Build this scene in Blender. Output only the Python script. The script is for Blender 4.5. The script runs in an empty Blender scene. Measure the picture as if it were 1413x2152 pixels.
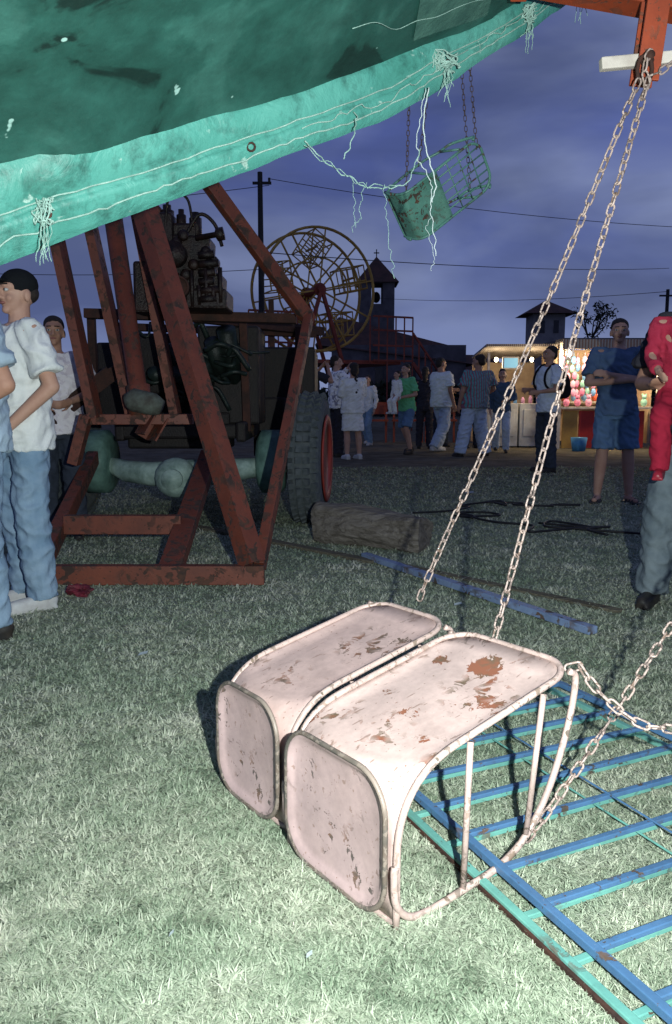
import bpy, math, random
import numpy as np
from mathutils import Vector as V, Matrix, Euler, noise
random.seed(3); rng=np.random.default_rng(3)
scene=bpy.context.scene
R=math.radians
# ---------------------------------------------------------------- materials
def newmat(name):
    m=bpy.data.materials.new(name); m.use_nodes=True
    nt=m.node_tree; b=nt.nodes['Principled BSDF']; return m,nt,b
def N(nt,t,**k):
    n=nt.nodes.new(t)
    for a,v in k.items(): setattr(n,a,v)
    return n
def noise_n(nt,scale,detail=6,rough=.6,dist=0,coord=None):
    n=N(nt,'ShaderNodeTexNoise'); n.inputs['Scale'].default_value=scale; n.inputs['Detail'].default_value=detail
    n.inputs['Roughness'].default_value=rough; n.inputs['Distortion'].default_value=dist
    if coord is None:
        coord=N(nt,'ShaderNodeTexCoord').outputs['Object']
    nt.links.new(coord,n.inputs['Vector']); return n
def ramp(nt,src,stops,interp='LINEAR'):
    r=N(nt,'ShaderNodeValToRGB'); r.color_ramp.interpolation=interp
    e=r.color_ramp.elements
    while len(e)<len(stops): e.new(.5)
    for i,(p,c) in enumerate(stops):
        e[i].position=p; e[i].color=(c,c,c,1) if isinstance(c,(int,float)) else (*c,1)
    nt.links.new(src,r.inputs['Fac']); return r
def mixc(nt,fac,a,b,mode='MIX'):
    m=N(nt,'ShaderNodeMix'); m.data_type='RGBA'; m.blend_type=mode
    for s,i in ((fac,0),(a,6),(b,7)):
        if isinstance(s,(int,float)): m.inputs[i].default_value=s
        elif isinstance(s,tuple): m.inputs[i].default_value=(*s,1)
        else: nt.links.new(s,m.inputs[i])
    return m.outputs[2]
def mathn(nt,op,a,b):
    m=N(nt,'ShaderNodeMath'); m.operation=op
    for s,i in ((a,0),(b,1)):
        if isinstance(s,(int,float)): m.inputs[i].default_value=s
        else: nt.links.new(s,m.inputs[i])
    return m.outputs[0]
def mul(nt,a,b): return mathn(nt,'MULTIPLY',a,b)
def bump(nt,b,src,st,dist=.01):
    n=N(nt,'ShaderNodeBump'); n.inputs['Strength'].default_value=st; n.inputs['Distance'].default_value=dist
    nt.links.new(src,n.inputs['Height']); nt.links.new(n.outputs[0],b.inputs['Normal'])
def mat(name,c1,c2=None,scale=8,rough=.8,bs=.3,metal=0.,bscale=None,lo=.35,hi=.65,spec=.3):
    m,nt,b=newmat(name)
    if c2 is None: c2=tuple(x*.7 for x in c1)
    n=noise_n(nt,scale); r=ramp(nt,n.outputs['Fac'],[(lo,c1),(hi,c2)])
    nt.links.new(r.outputs[0],b.inputs['Base Color'])
    b.inputs['Roughness'].default_value=rough; b.inputs['Metallic'].default_value=metal
    b.inputs['Specular IOR Level'].default_value=spec
    if bs: n2=noise_n(nt,bscale or scale*5); bump(nt,b,n2.outputs['Fac'],bs)
    return m
def chipped(name,paint,paint2,rustA,rustB,s=22,th=.57,low=(.42,.55),rough=.45,lows=5,speck=.66,scratch=False,spots=()):
    m,nt,b=newmat(name)
    base=ramp(nt,noise_n(nt,5).outputs['Fac'],[(.35,paint),(.7,paint2)])
    dirt=ramp(nt,noise_n(nt,60,3).outputs['Fac'],[(.3,.88),(.7,1.0)])
    basec=mixc(nt,1.0,base.outputs[0],dirt.outputs[0],'MULTIPLY')
    grime=ramp(nt,noise_n(nt,7,8,.7).outputs['Fac'],[(.35,.76),(.6,1.0)])
    basec=mixc(nt,1.0,basec,grime.outputs[0],'MULTIPLY')
    a=ramp(nt,noise_n(nt,s,9,.62,.6).outputs['Fac'],[(th,0.),(th+.02,1.)])
    l=ramp(nt,noise_n(nt,lows,3).outputs['Fac'],[(low[0],0.),(low[1],1.)])
    sp=ramp(nt,noise_n(nt,s*4,4,.6).outputs['Fac'],[(speck,0.),(speck+.02,1.)])
    mx=mathn(nt,'MAXIMUM',mul(nt,a.outputs[0],l.outputs[0]),sp.outputs[0])
    big=noise_n(nt,34,9,.7,.7).outputs['Fac'];tcn=N(nt,'ShaderNodeTexCoord').outputs['Object']
    for pos,rad,gain in spots:
        vd=N(nt,'ShaderNodeVectorMath');vd.operation='DISTANCE';nt.links.new(tcn,vd.inputs[0]);vd.inputs[1].default_value=pos
        f=mathn(nt,'SUBTRACT',1.0,mathn(nt,'DIVIDE',vd.outputs['Value'],rad));f=mathn(nt,'MAXIMUM',f,0.)
        v=mathn(nt,'ADD',mul(nt,f,gain),big);mm=mathn(nt,'MULTIPLY',mathn(nt,'GREATER_THAN',v,.67),mathn(nt,'GREATER_THAN',f,.02))
        mx=mathn(nt,'MAXIMUM',mx,mm)
    rc=ramp(nt,noise_n(nt,17,5).outputs['Fac'],[(.42,rustA),(.56,rustB)])
    c=mixc(nt,mx,basec,rc.outputs[0])
    if scratch:
        for rot,th_ in (((.3,.2,.5),.68),((.1,.5,-.8),.69)):
            mp=N(nt,'ShaderNodeMapping');mp.inputs['Scale'].default_value=(3,45,35);mp.inputs['Rotation'].default_value=rot
            nt.links.new(N(nt,'ShaderNodeTexCoord').outputs['Object'],mp.inputs[0])
            sc=ramp(nt,noise_n(nt,1.6,3,.5,.2,mp.outputs[0]).outputs['Fac'],[(th_,0.),(th_+.02,.7)])
            c=mixc(nt,sc.outputs[0],c,(.22,.14,.11))
    nt.links.new(c,b.inputs['Base Color'])
    rr=ramp(nt,mx,[(0,rough),(1,.9)]); nt.links.new(rr.outputs[0],b.inputs['Roughness'])
    bump(nt,b,mathn(nt,'SUBTRACT',1.0,mx),.5,.002)
    return m
def emis(name,c,st):
    m,nt,b=newmat(name); b.inputs['Base Color'].default_value=(*c,1)
    b.inputs['Emission Color'].default_value=(*c,1); b.inputs['Emission Strength'].default_value=st; return m
def stripes(name,c1,c2,scale,axis='X',rough=.9):
    m,nt,b=newmat(name); w=N(nt,'ShaderNodeTexWave'); w.bands_direction=axis; w.inputs['Scale'].default_value=scale
    w.inputs['Distortion'].default_value=1.0; w.inputs['Detail'].default_value=2
    nt.links.new(N(nt,'ShaderNodeTexCoord').outputs['Object'],w.inputs['Vector'])
    r=ramp(nt,w.outputs['Fac'],[(.4,c1),(.55,c2)]); nt.links.new(r.outputs[0],b.inputs['Base Color']); b.inputs['Roughness'].default_value=rough; return m
def patch(name,c1,c2,scale=14,th=.5):
    return mat(name,c1,c2,scale,.95,.2,lo=th-.02,hi=th+.02,spec=.1)

M={}
kw=dict(s=26,th=.55,low=(.48,.59),lows=6,speck=.68,scratch=True)
M['pink']=chipped('pink_paint',(.60,.43,.39),(.53,.385,.355),(.20,.09,.055),(.12,.08,.06),**kw,spots=(((.30,.17,.37),.05,.24),((.42,.06,.40),.05,.22)))
M['pinkB']=chipped('cream_pink_paint',(.64,.48,.435),(.58,.43,.39),(.13,.09,.055),(.24,.085,.045),**kw,spots=(((.45,.19,.40),.065,.50),((.42,.31,.39),.035,.34),((.33,.06,.375),.06,.24),((.20,.20,.35),.05,.20),((.24,.30,.35),.04,.22),((.15,.09,.33),.035,.22)))
M['pinkface']=chipped('pink_face_paint',(.52,.375,.36),(.46,.335,.33),(.20,.11,.07),(.10,.08,.07),s=30,th=.59,low=(.45,.6),lows=8,speck=.68,scratch=True,spots=(((-.01,.12,.06),.03,.28),((-.01,.2,.24),.02,.2)))
M['pinktube']=chipped('pink_tube_paint',(.54,.40,.36),(.46,.35,.31),(.19,.13,.09),(.11,.09,.07),s=50,th=.53,low=(.43,.59),lows=6,speck=.665)
M['rim']=chipped('worn_rim_paint',(.30,.24,.20),(.18,.155,.13),(.12,.09,.07),(.065,.06,.05),s=60,th=.45,low=(.35,.49),lows=5)
M['teal']=chipped('teal_seat_paint',(.14,.34,.265),(.10,.28,.22),(.1,.05,.03),(.05,.04,.03),s=25,th=.55,low=(.4,.55))
M['chain']=chipped('worn_chain_paint',(.50,.385,.335),(.41,.315,.28),(.18,.12,.09),(.12,.09,.08),s=70,th=.51,low=(.33,.48),lows=14)
M['darkchain']=mat('rusty_chain',(.06,.045,.04),(.12,.08,.06),60,.7,.2)
M['orange']=chipped('orange_red_paint',(.175,.043,.020),(.13,.033,.017),(.07,.032,.02),(.035,.02,.015),s=14,th=.52,low=(.38,.53),rough=.6,speck=.65)
M['orange2']=chipped('bright_orange_paint',(.34,.06,.02),(.28,.05,.018),(.1,.04,.02),(.05,.03,.02),s=14,th=.55,low=(.42,.58),rough=.5)
M['rust']=mat('rusty_steel',(.060,.024,.016),(.026,.014,.011),12,.85,.4)
M['dark']=mat('oily_machine',(.006,.005,.005),(.013,.009,.008),14,.6,.5)
M['mech']=mat('grimy_engine',(.020,.010,.008),(.004,.003,.003),18,.4,.6)
M['greenm']=mat('faded_green_metal',(.13,.24,.20),(.06,.12,.10),9,.55,.3)
M['redrim']=mat('red_rim',(.30,.04,.03),(.18,.03,.022),9,.6,.2)
M['rubber']=mat('tyre_rubber',(.055,.07,.075),(.09,.105,.11),22,.9,.4)
M['blue']=chipped('blue_paint',(.075,.175,.33),(.06,.145,.28),(.1,.06,.04),(.05,.04,.03),s=20,th=.57,low=(.46,.6))
M['tealbar']=chipped('aqua_paint',(.15,.39,.33),(.11,.32,.29),(.1,.05,.03),(.05,.04,.03),s=20,th=.57,low=(.47,.62))
M['bluebeam']=chipped('faded_blue_paint',(.20,.28,.44),(.15,.22,.36),(.1,.06,.04),(.05,.04,.03),s=14,th=.52,low=(.4,.55))
def woodm(name,c1,c2,rot):
    m,nt,b=newmat(name);mp=N(nt,'ShaderNodeMapping');mp.inputs['Rotation'].default_value=(0,0,rot);mp.inputs['Scale'].default_value=(1.2,14,14)
    nt.links.new(N(nt,'ShaderNodeTexCoord').outputs['Object'],mp.inputs[0]);n=noise_n(nt,2.2,9,.7,.6,mp.outputs[0])
    r=ramp(nt,n.outputs['Fac'],[(.3,tuple(x*.5 for x in c2)),(.45,c2),(.68,c1)]);nt.links.new(r.outputs[0],b.inputs['Base Color']);b.inputs['Roughness'].default_value=.95;b.inputs['Specular IOR Level'].default_value=.1
    bump(nt,b,n.outputs['Fac'],1.,.03);return m
M['wood']=woodm('weathered_wood',(.25,.23,.20),(.14,.125,.105),.5)
M['plank']=woodm('plank_wood',(.20,.185,.13),(.12,.11,.08),.8)
M['white']=mat('white_wood',(.6,.56,.5),(.4,.36,.32),8,.8,.2)
M['rope']=mat('pale_rope',(.28,.43,.38),(.18,.30,.26),40,.9,.5)
M['ropew']=mat('white_cord',(.50,.57,.57),(.36,.44,.44),40,.9,.3)
M['yellow']=mat('yellow_paint',(.50,.32,.07),(.30,.17,.04),3,.6,.1)
M['redf']=mat('red_rail_paint',(.26,.055,.032),(.16,.033,.02),3,.6,.1)
M['stone']=mat('dark_stone',(.13,.12,.13),(.07,.065,.07),1.3,.95,.5)
M['roof']=mat('clay_tile_roof',(.10,.05,.04),(.055,.035,.03),2,.9,.5)
M['wallp']=mat('pale_plaster',(.26,.25,.25),(.17,.16,.17),1.5,.95,.3)
M['win']=mat('dark_window',(.01,.01,.015),(.02,.02,.03),3,.2,0)
M['hedge']=mat('hedge_leaves',(.025,.035,.02),(.012,.02,.012),3,.95,.8)
M['bark']=mat('bark',(.04,.03,.025),(.02,.015,.012),10,.95,.5)
M['wire']=mat('black_wire',(.01,.01,.012),(.015,.015,.015),5,.6,0)
M['cream']=mat('cream_board',(.5,.38,.25),(.32,.22,.15),3,.7,.1)
M['awn']=stripes('striped_awning',(.30,.28,.26),(.10,.07,.06),7,'X')
M['fascia']=stripes('striped_fascia',(.65,.58,.42),(.45,.25,.15),5,'X')
M['bulb']=emis('warm_bulb',(1,.80,.48),30)
M['screen']=emis('blue_screen',(.20,.45,.60),.7)
M['redc']=mat('red_counter',(.50,.04,.03),(.36,.03,.03),3,.5,.1)
M['yelc']=mat('yellow_counter',(.45,.28,.07),(.3,.17,.05),3,.5,.1)
M['litter']=mat('dark_red_paper',(.16,.02,.035),(.06,.01,.015),30,.5,.5)
M['skin']=mat('skin',(.44,.27,.20),(.38,.21,.15),9,.6,.1,spec=.35)
M['skin2']=mat('tanned_skin',(.40,.225,.155),(.34,.18,.12),9,.6,.1,spec=.35)
M['hair']=mat('dark_hair',(.015,.011,.01),(.03,.022,.018),50,.7,.6)
M['eye']=mat('eye_white',(.5,.5,.48),(.4,.4,.38),30,.3,0)
M['pupil']=mat('dark_iris',(.02,.015,.01),(.01,.01,.01),30,.2,0)
M['lip']=mat('lips',(.30,.13,.11),(.25,.1,.09),30,.5,.1)
def cloth(n,c,c2=None): 
    return mat(n,c,c2 or tuple(x*.78 for x in c),7,.95,.35,bscale=90,spec=.1)
C=dict(white=cloth('white_tshirt',(.68,.71,.70),(.58,.62,.61)),cap=cloth('dark_cap',(.010,.012,.014)),jeans=cloth('light_jeans',(.24,.34,.44),(.15,.24,.34)),
 lblue=cloth('light_blue_shirt',(.38,.50,.60)),white2=cloth('pale_shirt',(.62,.70,.76)),denim=cloth('denim_shirt',(.10,.16,.26),(.07,.12,.20)),dshort=cloth('denim_shorts',(.12,.21,.34)),
 dark=cloth('dark_cloth',(.035,.035,.045)),navy=cloth('navy_trousers',(.04,.05,.07)),palegr=cloth('pale_sweater',(.8,.82,.78)),green=cloth('green_top',(.15,.5,.24)),
 grey=cloth('grey_blue_jeans',(.17,.21,.23),(.10,.13,.15)),red=cloth('red_cloth',(.34,.02,.045),(.26,.015,.035)),redtop=cloth('pinkish_red_top',(.38,.035,.07),(.30,.02,.045)),
 palejean=cloth('pale_trousers',(.45,.54,.66)),str1=stripes('striped_shirt',(.24,.09,.13),(.10,.30,.30),9,'X'),str2=stripes('pale_striped_shirt',(.8,.82,.8),(.5,.56,.54),14,'Z'),
 pinkp=patch('pale_print_shirt',(.72,.70,.72),(.60,.56,.60),20,.55),prnt=patch('printed_shirt',(.8,.8,.8),(.25,.25,.3),16,.55),tan=cloth('tan_jacket',(.4,.3,.2)),
 shoe=mat('white_shoe',(.5,.52,.52),(.4,.4,.4),20,.6,.1),dshoe=mat('dark_shoe',(.03,.025,.02),(.02,.02,.02),20,.5,.1),boot=mat('red_boot',(.30,.02,.035),(.22,.015,.03),20,.3,.1),
 jack=cloth('dark_denim_jacket',(.06,.10,.16)),bag=cloth('black_bag',(.012,.012,.015)))
# ---------------------------------------------------------------- mesh builder
def catm(pts,n=8):
    pts=[V(p) for p in pts]; P=[pts[0]*2-pts[1]]+pts+[pts[-1]*2-pts[-2]]; out=[]
    for i in range(1,len(P)-2):
        for k in range(n):
            t=k/n; a,b,c,d=P[i-1],P[i],P[i+1],P[i+2]
            out.append(.5*((2*b)+(c-a)*t+(2*a-5*b+4*c-d)*t*t+(3*b-a-3*c+d)*t**3))
    out.append(pts[-1]); return out
def resample(pts,n):
    L=[0]
    for a,b in zip(pts,pts[1:]): L.append(L[-1]+(b-a).length)
    out=[];j=0
    for i in range(n):
        s=L[-1]*i/(n-1)
        while j<len(L)-2 and L[j+1]<s: j+=1
        t=(s-L[j])/max(1e-9,L[j+1]-L[j]); out.append(pts[j].lerp(pts[j+1],min(1,t)))
    return out
class MB:
    def __init__(s): s.v=[];s.f=[];s.m=[]
    def add(s,vs,fs,mi=0):
        o=len(s.v); s.v+=[tuple(v) for v in vs]; s.f+=[tuple(i+o for i in f) for f in fs]; s.m+=[mi]*len(fs)
    def box(s,c,size,rot=None,mi=0):
        c=V(c); vs=[]
        for x in(-.5,.5):
            for y in(-.5,.5):
                for z in(-.5,.5):
                    p=V((x*size[0],y*size[1],z*size[2]))
                    if rot is not None: p=rot@p
                    vs.append(c+p)
        s.add(vs,[(0,1,3,2),(4,6,7,5),(0,4,5,1),(2,3,7,6),(0,2,6,4),(1,5,7,3)],mi)
    def beam(s,p,q,w,h,mi=0,up=(0,0,1)):
        p=V(p);q=V(q);d=q-p;L=d.length;d.normalize();u=V(up)
        if abs(d.dot(u))>.98:u=V((0,1,0))
        x=d.cross(u).normalized();z=x.cross(d)
        rot=Matrix((x,d,z)).transposed(); s.box((p+q)/2,(w,L,h),rot,mi)
    def channel(s,p,q,w,h,t=.012,mi=0,up=(0,0,1)):
        p=V(p);q=V(q);d=q-p;L=d.length;d.normalize();u=V(up)
        if abs(d.dot(u))>.98:u=V((0,1,0))
        x=d.cross(u).normalized();z=x.cross(d);rot=Matrix((x,d,z)).transposed();c=(p+q)/2
        s.box(c-z*(h/2-t/2),(w,L,t),rot,mi); s.box(c+z*(h/2-t/2),(w,L,t),rot,mi); s.box(c-x*(w/2-t/2),(t,L,h-2*t-.001),rot,mi)
    def tube(s,pts,r,n=8,closed=False,mi=0):
        pts=[V(p) for p in pts];m=len(pts)
        T=[]
        for i in range(m):
            a=pts[(i-1)%m] if (closed or i>0) else pts[0]; b=pts[(i+1)%m] if (closed or i<m-1) else pts[-1]
            t=(b-a); T.append(t.normalized() if t.length>1e-9 else V((0,0,1)))
        u=T[0].orthogonal().normalized();vs=[]
        for i in range(m):
            u=(u-T[i]*u.dot(T[i]));u=u.normalized() if u.length>1e-6 else T[i].orthogonal().normalized();w=T[i].cross(u)
            rr=r[i] if isinstance(r,(list,tuple)) else r
            for k in range(n):
                a=2*math.pi*k/n; vs.append(pts[i]+(u*math.cos(a)+w*math.sin(a))*rr)
        fs=[]
        for i in range(m if closed else m-1):
            j=(i+1)%m
            for k in range(n): fs.append((i*n+k,i*n+(k+1)%n,j*n+(k+1)%n,j*n+k))
        if not closed: fs.append(tuple(reversed(range(n)))); fs.append(tuple(range((m-1)*n,m*n)))
        s.add(vs,fs,mi)
    def rings(s,rs,mi=0,cap=True):
        n=len(rs[0]);vs=[p for r in rs for p in r];fs=[]
        for i in range(len(rs)-1):
            for k in range(n): fs.append((i*n+k,i*n+(k+1)%n,(i+1)*n+(k+1)%n,(i+1)*n+k))
        if cap: fs.append(tuple(reversed(range(n)))); fs.append(tuple(range((len(rs)-1)*n,len(rs)*n)))
        s.add(vs,fs,mi)
    def loft(s,secs,n=20,mi=0):
        s.rings([[V((x+rx*math.cos(2*math.pi*k/n),y+ry*math.sin(2*math.pi*k/n),z)) for k in range(n)] for x,y,z,rx,ry in secs],mi)
    def cap(s,p,q,r0,r1,n=12,flat0=False,flat1=False,mi=0):
        p=V(p);q=V(q);d=(q-p).normalized();u=d.orthogonal().normalized();w=d.cross(u);rs=[]
        def ring(c,r): rs.append([c+(u*math.cos(2*math.pi*k/n)+w*math.sin(2*math.pi*k/n))*r for k in range(n)])
        if not flat0:
            for a in(80,55,28): ring(p-d*r0*math.sin(R(a)),r0*math.cos(R(a)))
        ring(p,r0);ring(q,r1)
        if not flat1:
            for a in(28,55,80): ring(q+d*r1*math.sin(R(a)),r1*math.cos(R(a)))
        s.rings(rs,mi)
    def ell(s,c,r,rot=None,n=14,m=9,mi=0):
        c=V(c);rs=[]
        for i in range(m):
            a=-math.pi/2+math.pi*(i+.35)/(m-.3)
            ring=[]
            for k in range(n):
                p=V((r[0]*math.cos(a)*math.cos(2*math.pi*k/n),r[1]*math.cos(a)*math.sin(2*math.pi*k/n),r[2]*math.sin(a)))
                if rot is not None:p=rot@p
                ring.append(c+p)
            rs.append(ring)
        s.rings(rs,mi)
    def obj(s,name,mats,parent=None,smooth=False,bevel=0,world=False,**props):
        me=bpy.data.meshes.new(name);me.from_pydata(s.v,[],s.f)
        for m in (mats if isinstance(mats,list) else [mats]): me.materials.append(m)
        me.polygons.foreach_set('material_index',s.m)
        if smooth: me.polygons.foreach_set('use_smooth',[True]*len(s.f))
        me.update()
        ob=bpy.data.objects.new(name,me);scene.collection.objects.link(ob)
        if parent is not None:
            ob.parent=parent
            if world: ob.matrix_parent_inverse=parent.matrix_basis.inverted()
        if bevel:
            b=ob.modifiers.new('bevel','BEVEL');b.width=bevel;b.segments=2;b.limit_method='ANGLE'
        for k,v in props.items(): ob[k]=v
        return ob
def top(name,label,cat,loc=(0,0,0),rot=(0,0,0),group=None):
    e=bpy.data.objects.new(name,None);scene.collection.objects.link(e);e.location=loc;e.rotation_euler=rot;e.empty_display_size=.1
    e.matrix_basis=Matrix.LocRotScale(V(loc),Euler(rot),V((1,1,1)))
    e['label']=label;e['category']=cat
    if group:e['group']=group
    return e
# ---------------------------------------------------------------- camera
cam=bpy.data.cameras.new('camera');co=bpy.data.objects.new('camera',cam);scene.collection.objects.link(co)
cam.sensor_fit='VERTICAL';cam.sensor_height=36;cam.sensor_width=24;cam.lens=28;cam.clip_end=2000;cam.clip_start=.02
co.location=(0,0,1.05);co.rotation_euler=(R(82),0,0);scene.camera=co
scene.view_settings.view_transform='Standard';scene.view_settings.look='None';scene.view_settings.exposure=0
# ---------------------------------------------------------------- world
w=bpy.data.worlds.new('World');scene.world=w;w.use_nodes=True;nt=w.node_tree;bg=nt.nodes['Background']
tc=N(nt,'ShaderNodeTexCoord');sep=N(nt,'ShaderNodeSeparateXYZ');nt.links.new(tc.outputs['Generated'],sep.inputs[0])
g=ramp(nt,sep.outputs['Z'],[(0,(.215,.27,.47)),(.10,(.175,.225,.46)),(.25,(.095,.132,.37)),(.6,(.036,.055,.23))])
mp=N(nt,'ShaderNodeMapping');mp.inputs['Scale'].default_value=(1,1,3.0);mp.inputs['Rotation'].default_value=(0,.18,0);nt.links.new(tc.outputs['Generated'],mp.inputs[0])
c1=noise_n(nt,3.1,5,.48,.4,mp.outputs[0]);c2=noise_n(nt,2.0,5,.48,.35,mp.outputs[0])
m1=ramp(nt,c1.outputs['Fac'],[(.40,0.),(.64,1.)]);m2=ramp(nt,c2.outputs['Fac'],[(.42,0.),(.60,1.)])
a=mixc(nt,mul(nt,m1.outputs[0],.85),g.outputs[0],(.23,.28,.47));a=mixc(nt,mul(nt,m2.outputs[0],.68),a,(.05,.07,.17))
nt.links.new(a,bg.inputs[0]);bg.inputs[1].default_value=.93
sl=bpy.data.lights.new('dusk_glow','SUN');sl.energy=.05;sl.angle=R(20);sl.color=(.8,.75,1);so=bpy.data.objects.new('dusk_glow',sl);scene.collection.objects.link(so);so.rotation_euler=(R(65),0,R(150))
fl=bpy.data.lights.new('camera_flash','SPOT');fl.energy=570;fl.spot_size=R(150);fl.spot_blend=1.;fl.shadow_soft_size=.014;fl.color=(.93,1,.97)
fo=bpy.data.objects.new('camera_flash',fl);scene.collection.objects.link(fo);fo.location=(.25,-.02,1.14);fo.rotation_euler=(R(85),0,R(0))
# ---------------------------------------------------------------- ground
def ground():
    b=MB();xs=[-600,-60,-12,-4,0,4,12,60,600];ys=[-60,-6,0,2,5,9,14,25,60,1200]
    vs=[(x,y,0) for y in ys for x in xs];n=len(xs)
    b.add(vs,[(j*n+i,j*n+i+1,(j+1)*n+i+1,(j+1)*n+i) for j in range(len(ys)-1) for i in range(n-1)])
    m,nt,bs=newmat('lawn_soil')
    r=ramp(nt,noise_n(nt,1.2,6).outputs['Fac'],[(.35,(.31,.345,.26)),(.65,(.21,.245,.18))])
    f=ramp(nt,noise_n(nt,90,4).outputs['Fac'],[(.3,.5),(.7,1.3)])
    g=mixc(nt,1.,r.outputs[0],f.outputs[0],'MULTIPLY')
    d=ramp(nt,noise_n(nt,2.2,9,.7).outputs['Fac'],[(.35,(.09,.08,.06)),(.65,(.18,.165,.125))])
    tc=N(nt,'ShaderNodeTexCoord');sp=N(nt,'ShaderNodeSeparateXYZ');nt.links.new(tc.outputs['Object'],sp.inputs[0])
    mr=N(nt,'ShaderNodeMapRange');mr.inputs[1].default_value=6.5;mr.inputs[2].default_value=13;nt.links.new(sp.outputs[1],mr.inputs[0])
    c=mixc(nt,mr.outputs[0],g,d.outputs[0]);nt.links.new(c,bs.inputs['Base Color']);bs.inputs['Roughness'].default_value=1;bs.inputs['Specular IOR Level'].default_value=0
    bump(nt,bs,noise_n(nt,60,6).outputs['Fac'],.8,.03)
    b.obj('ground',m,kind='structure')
ground()
def grass(n=390000):
    u=rng.random(n);y0,y1=.95,12.5;k=-.40
    y=(y0**k+u*(y1**k-y0**k))**(1/k);x=(rng.random(n)*2-1)*(.60*y+.3)
    cl=np.array([noise.noise((float(a)*5,float(b)*5,0)) for a,b in zip(x,y)])
    c2=np.array([noise.noise((float(a)*18,float(b)*18,4)) for a,b in zip(x,y)])
    az=rng.random(n)*1.7*np.pi+c2*4+cl*5;L=(.012+.027*rng.random(n)**1.3)*(1+.08*(y-1))*(1+.36*cl+.42*c2);L=np.maximum(L,.006);lean=.56+.43*rng.random(n)**.8
    wd=(.0008+.0007*rng.random(n))*(1+.70*(y-1))
    dx,dy=np.cos(az),np.sin(az);px,py=-dy,dx
    h1=L*.42*(1-.5*lean)+.001;o1=L*.5*lean;h2=L*(1-.82*lean);o2=L*lean*1.2
    z0=-.002
    P=np.zeros((n,5,3))
    P[:,0]=np.stack([x+px*wd,y+py*wd,np.full(n,z0)],1);P[:,1]=np.stack([x-px*wd,y-py*wd,np.full(n,z0)],1)
    P[:,2]=np.stack([x+dx*o1+px*wd*.8,y+dy*o1+py*wd*.8,h1],1);P[:,3]=np.stack([x+dx*o1-px*wd*.8,y+dy*o1-py*wd*.8,h1],1)
    P[:,4]=np.stack([x+dx*o2,y+dy*o2,np.maximum(h2,.003)],1)
    me=bpy.data.meshes.new('grass');me.vertices.add(5*n);me.vertices.foreach_set('co',P.reshape(-1).astype(np.float32))
    base=(np.arange(n)*5)[:,None];lo=(base+np.array([[0,1,3,2,2,3,4]])).reshape(-1)
    me.loops.add(7*n);me.loops.foreach_set('vertex_index',lo.astype(np.int32))
    st=(np.arange(n)*7)[:,None]+np.array([[0,4]]);me.polygons.add(2*n);me.polygons.foreach_set('loop_start',st.reshape(-1).astype(np.int32))
    me.update(calc_edges=True)
    at=me.attributes.new('rnd','FLOAT','POINT');rv=np.clip(.19+rng.random(n)*.64+cl*.40+c2*.36,0,1);at.data.foreach_set('value',np.repeat(rv,5).astype(np.float32))
    m,nt,bs=newmat('dry_grass');an=N(nt,'ShaderNodeAttribute');an.attribute_name='rnd'
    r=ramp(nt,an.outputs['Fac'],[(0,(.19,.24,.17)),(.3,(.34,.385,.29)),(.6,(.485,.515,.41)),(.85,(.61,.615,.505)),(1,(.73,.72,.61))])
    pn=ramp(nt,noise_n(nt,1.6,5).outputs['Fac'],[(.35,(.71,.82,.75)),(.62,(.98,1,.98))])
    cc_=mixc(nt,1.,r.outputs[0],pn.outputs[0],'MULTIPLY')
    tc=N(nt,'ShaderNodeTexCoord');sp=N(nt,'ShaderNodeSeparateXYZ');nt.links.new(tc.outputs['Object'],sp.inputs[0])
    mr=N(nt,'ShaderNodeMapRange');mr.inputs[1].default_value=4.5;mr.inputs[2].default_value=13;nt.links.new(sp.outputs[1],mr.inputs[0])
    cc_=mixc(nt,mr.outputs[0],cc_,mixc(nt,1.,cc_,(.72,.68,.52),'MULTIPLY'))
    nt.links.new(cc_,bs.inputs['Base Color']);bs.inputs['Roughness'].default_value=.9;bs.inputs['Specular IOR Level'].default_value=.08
    tr=N(nt,'ShaderNodeBsdfTranslucent');nt.links.new(cc_,tr.inputs[0]);ms=N(nt,'ShaderNodeMixShader');ms.inputs[0].default_value=.30
    nt.links.new(bs.outputs[0],ms.inputs[1]);nt.links.new(tr.outputs[0],ms.inputs[2]);nt.links.new(ms.outputs[0],nt.nodes['Material Output'].inputs[0])
    me.materials.append(m);ob=bpy.data.objects.new('grass',me);scene.collection.objects.link(ob);ob['kind']='stuff';ob['label']='short dry trampled grass covering the field';ob['category']='grass'
grass()
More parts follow.
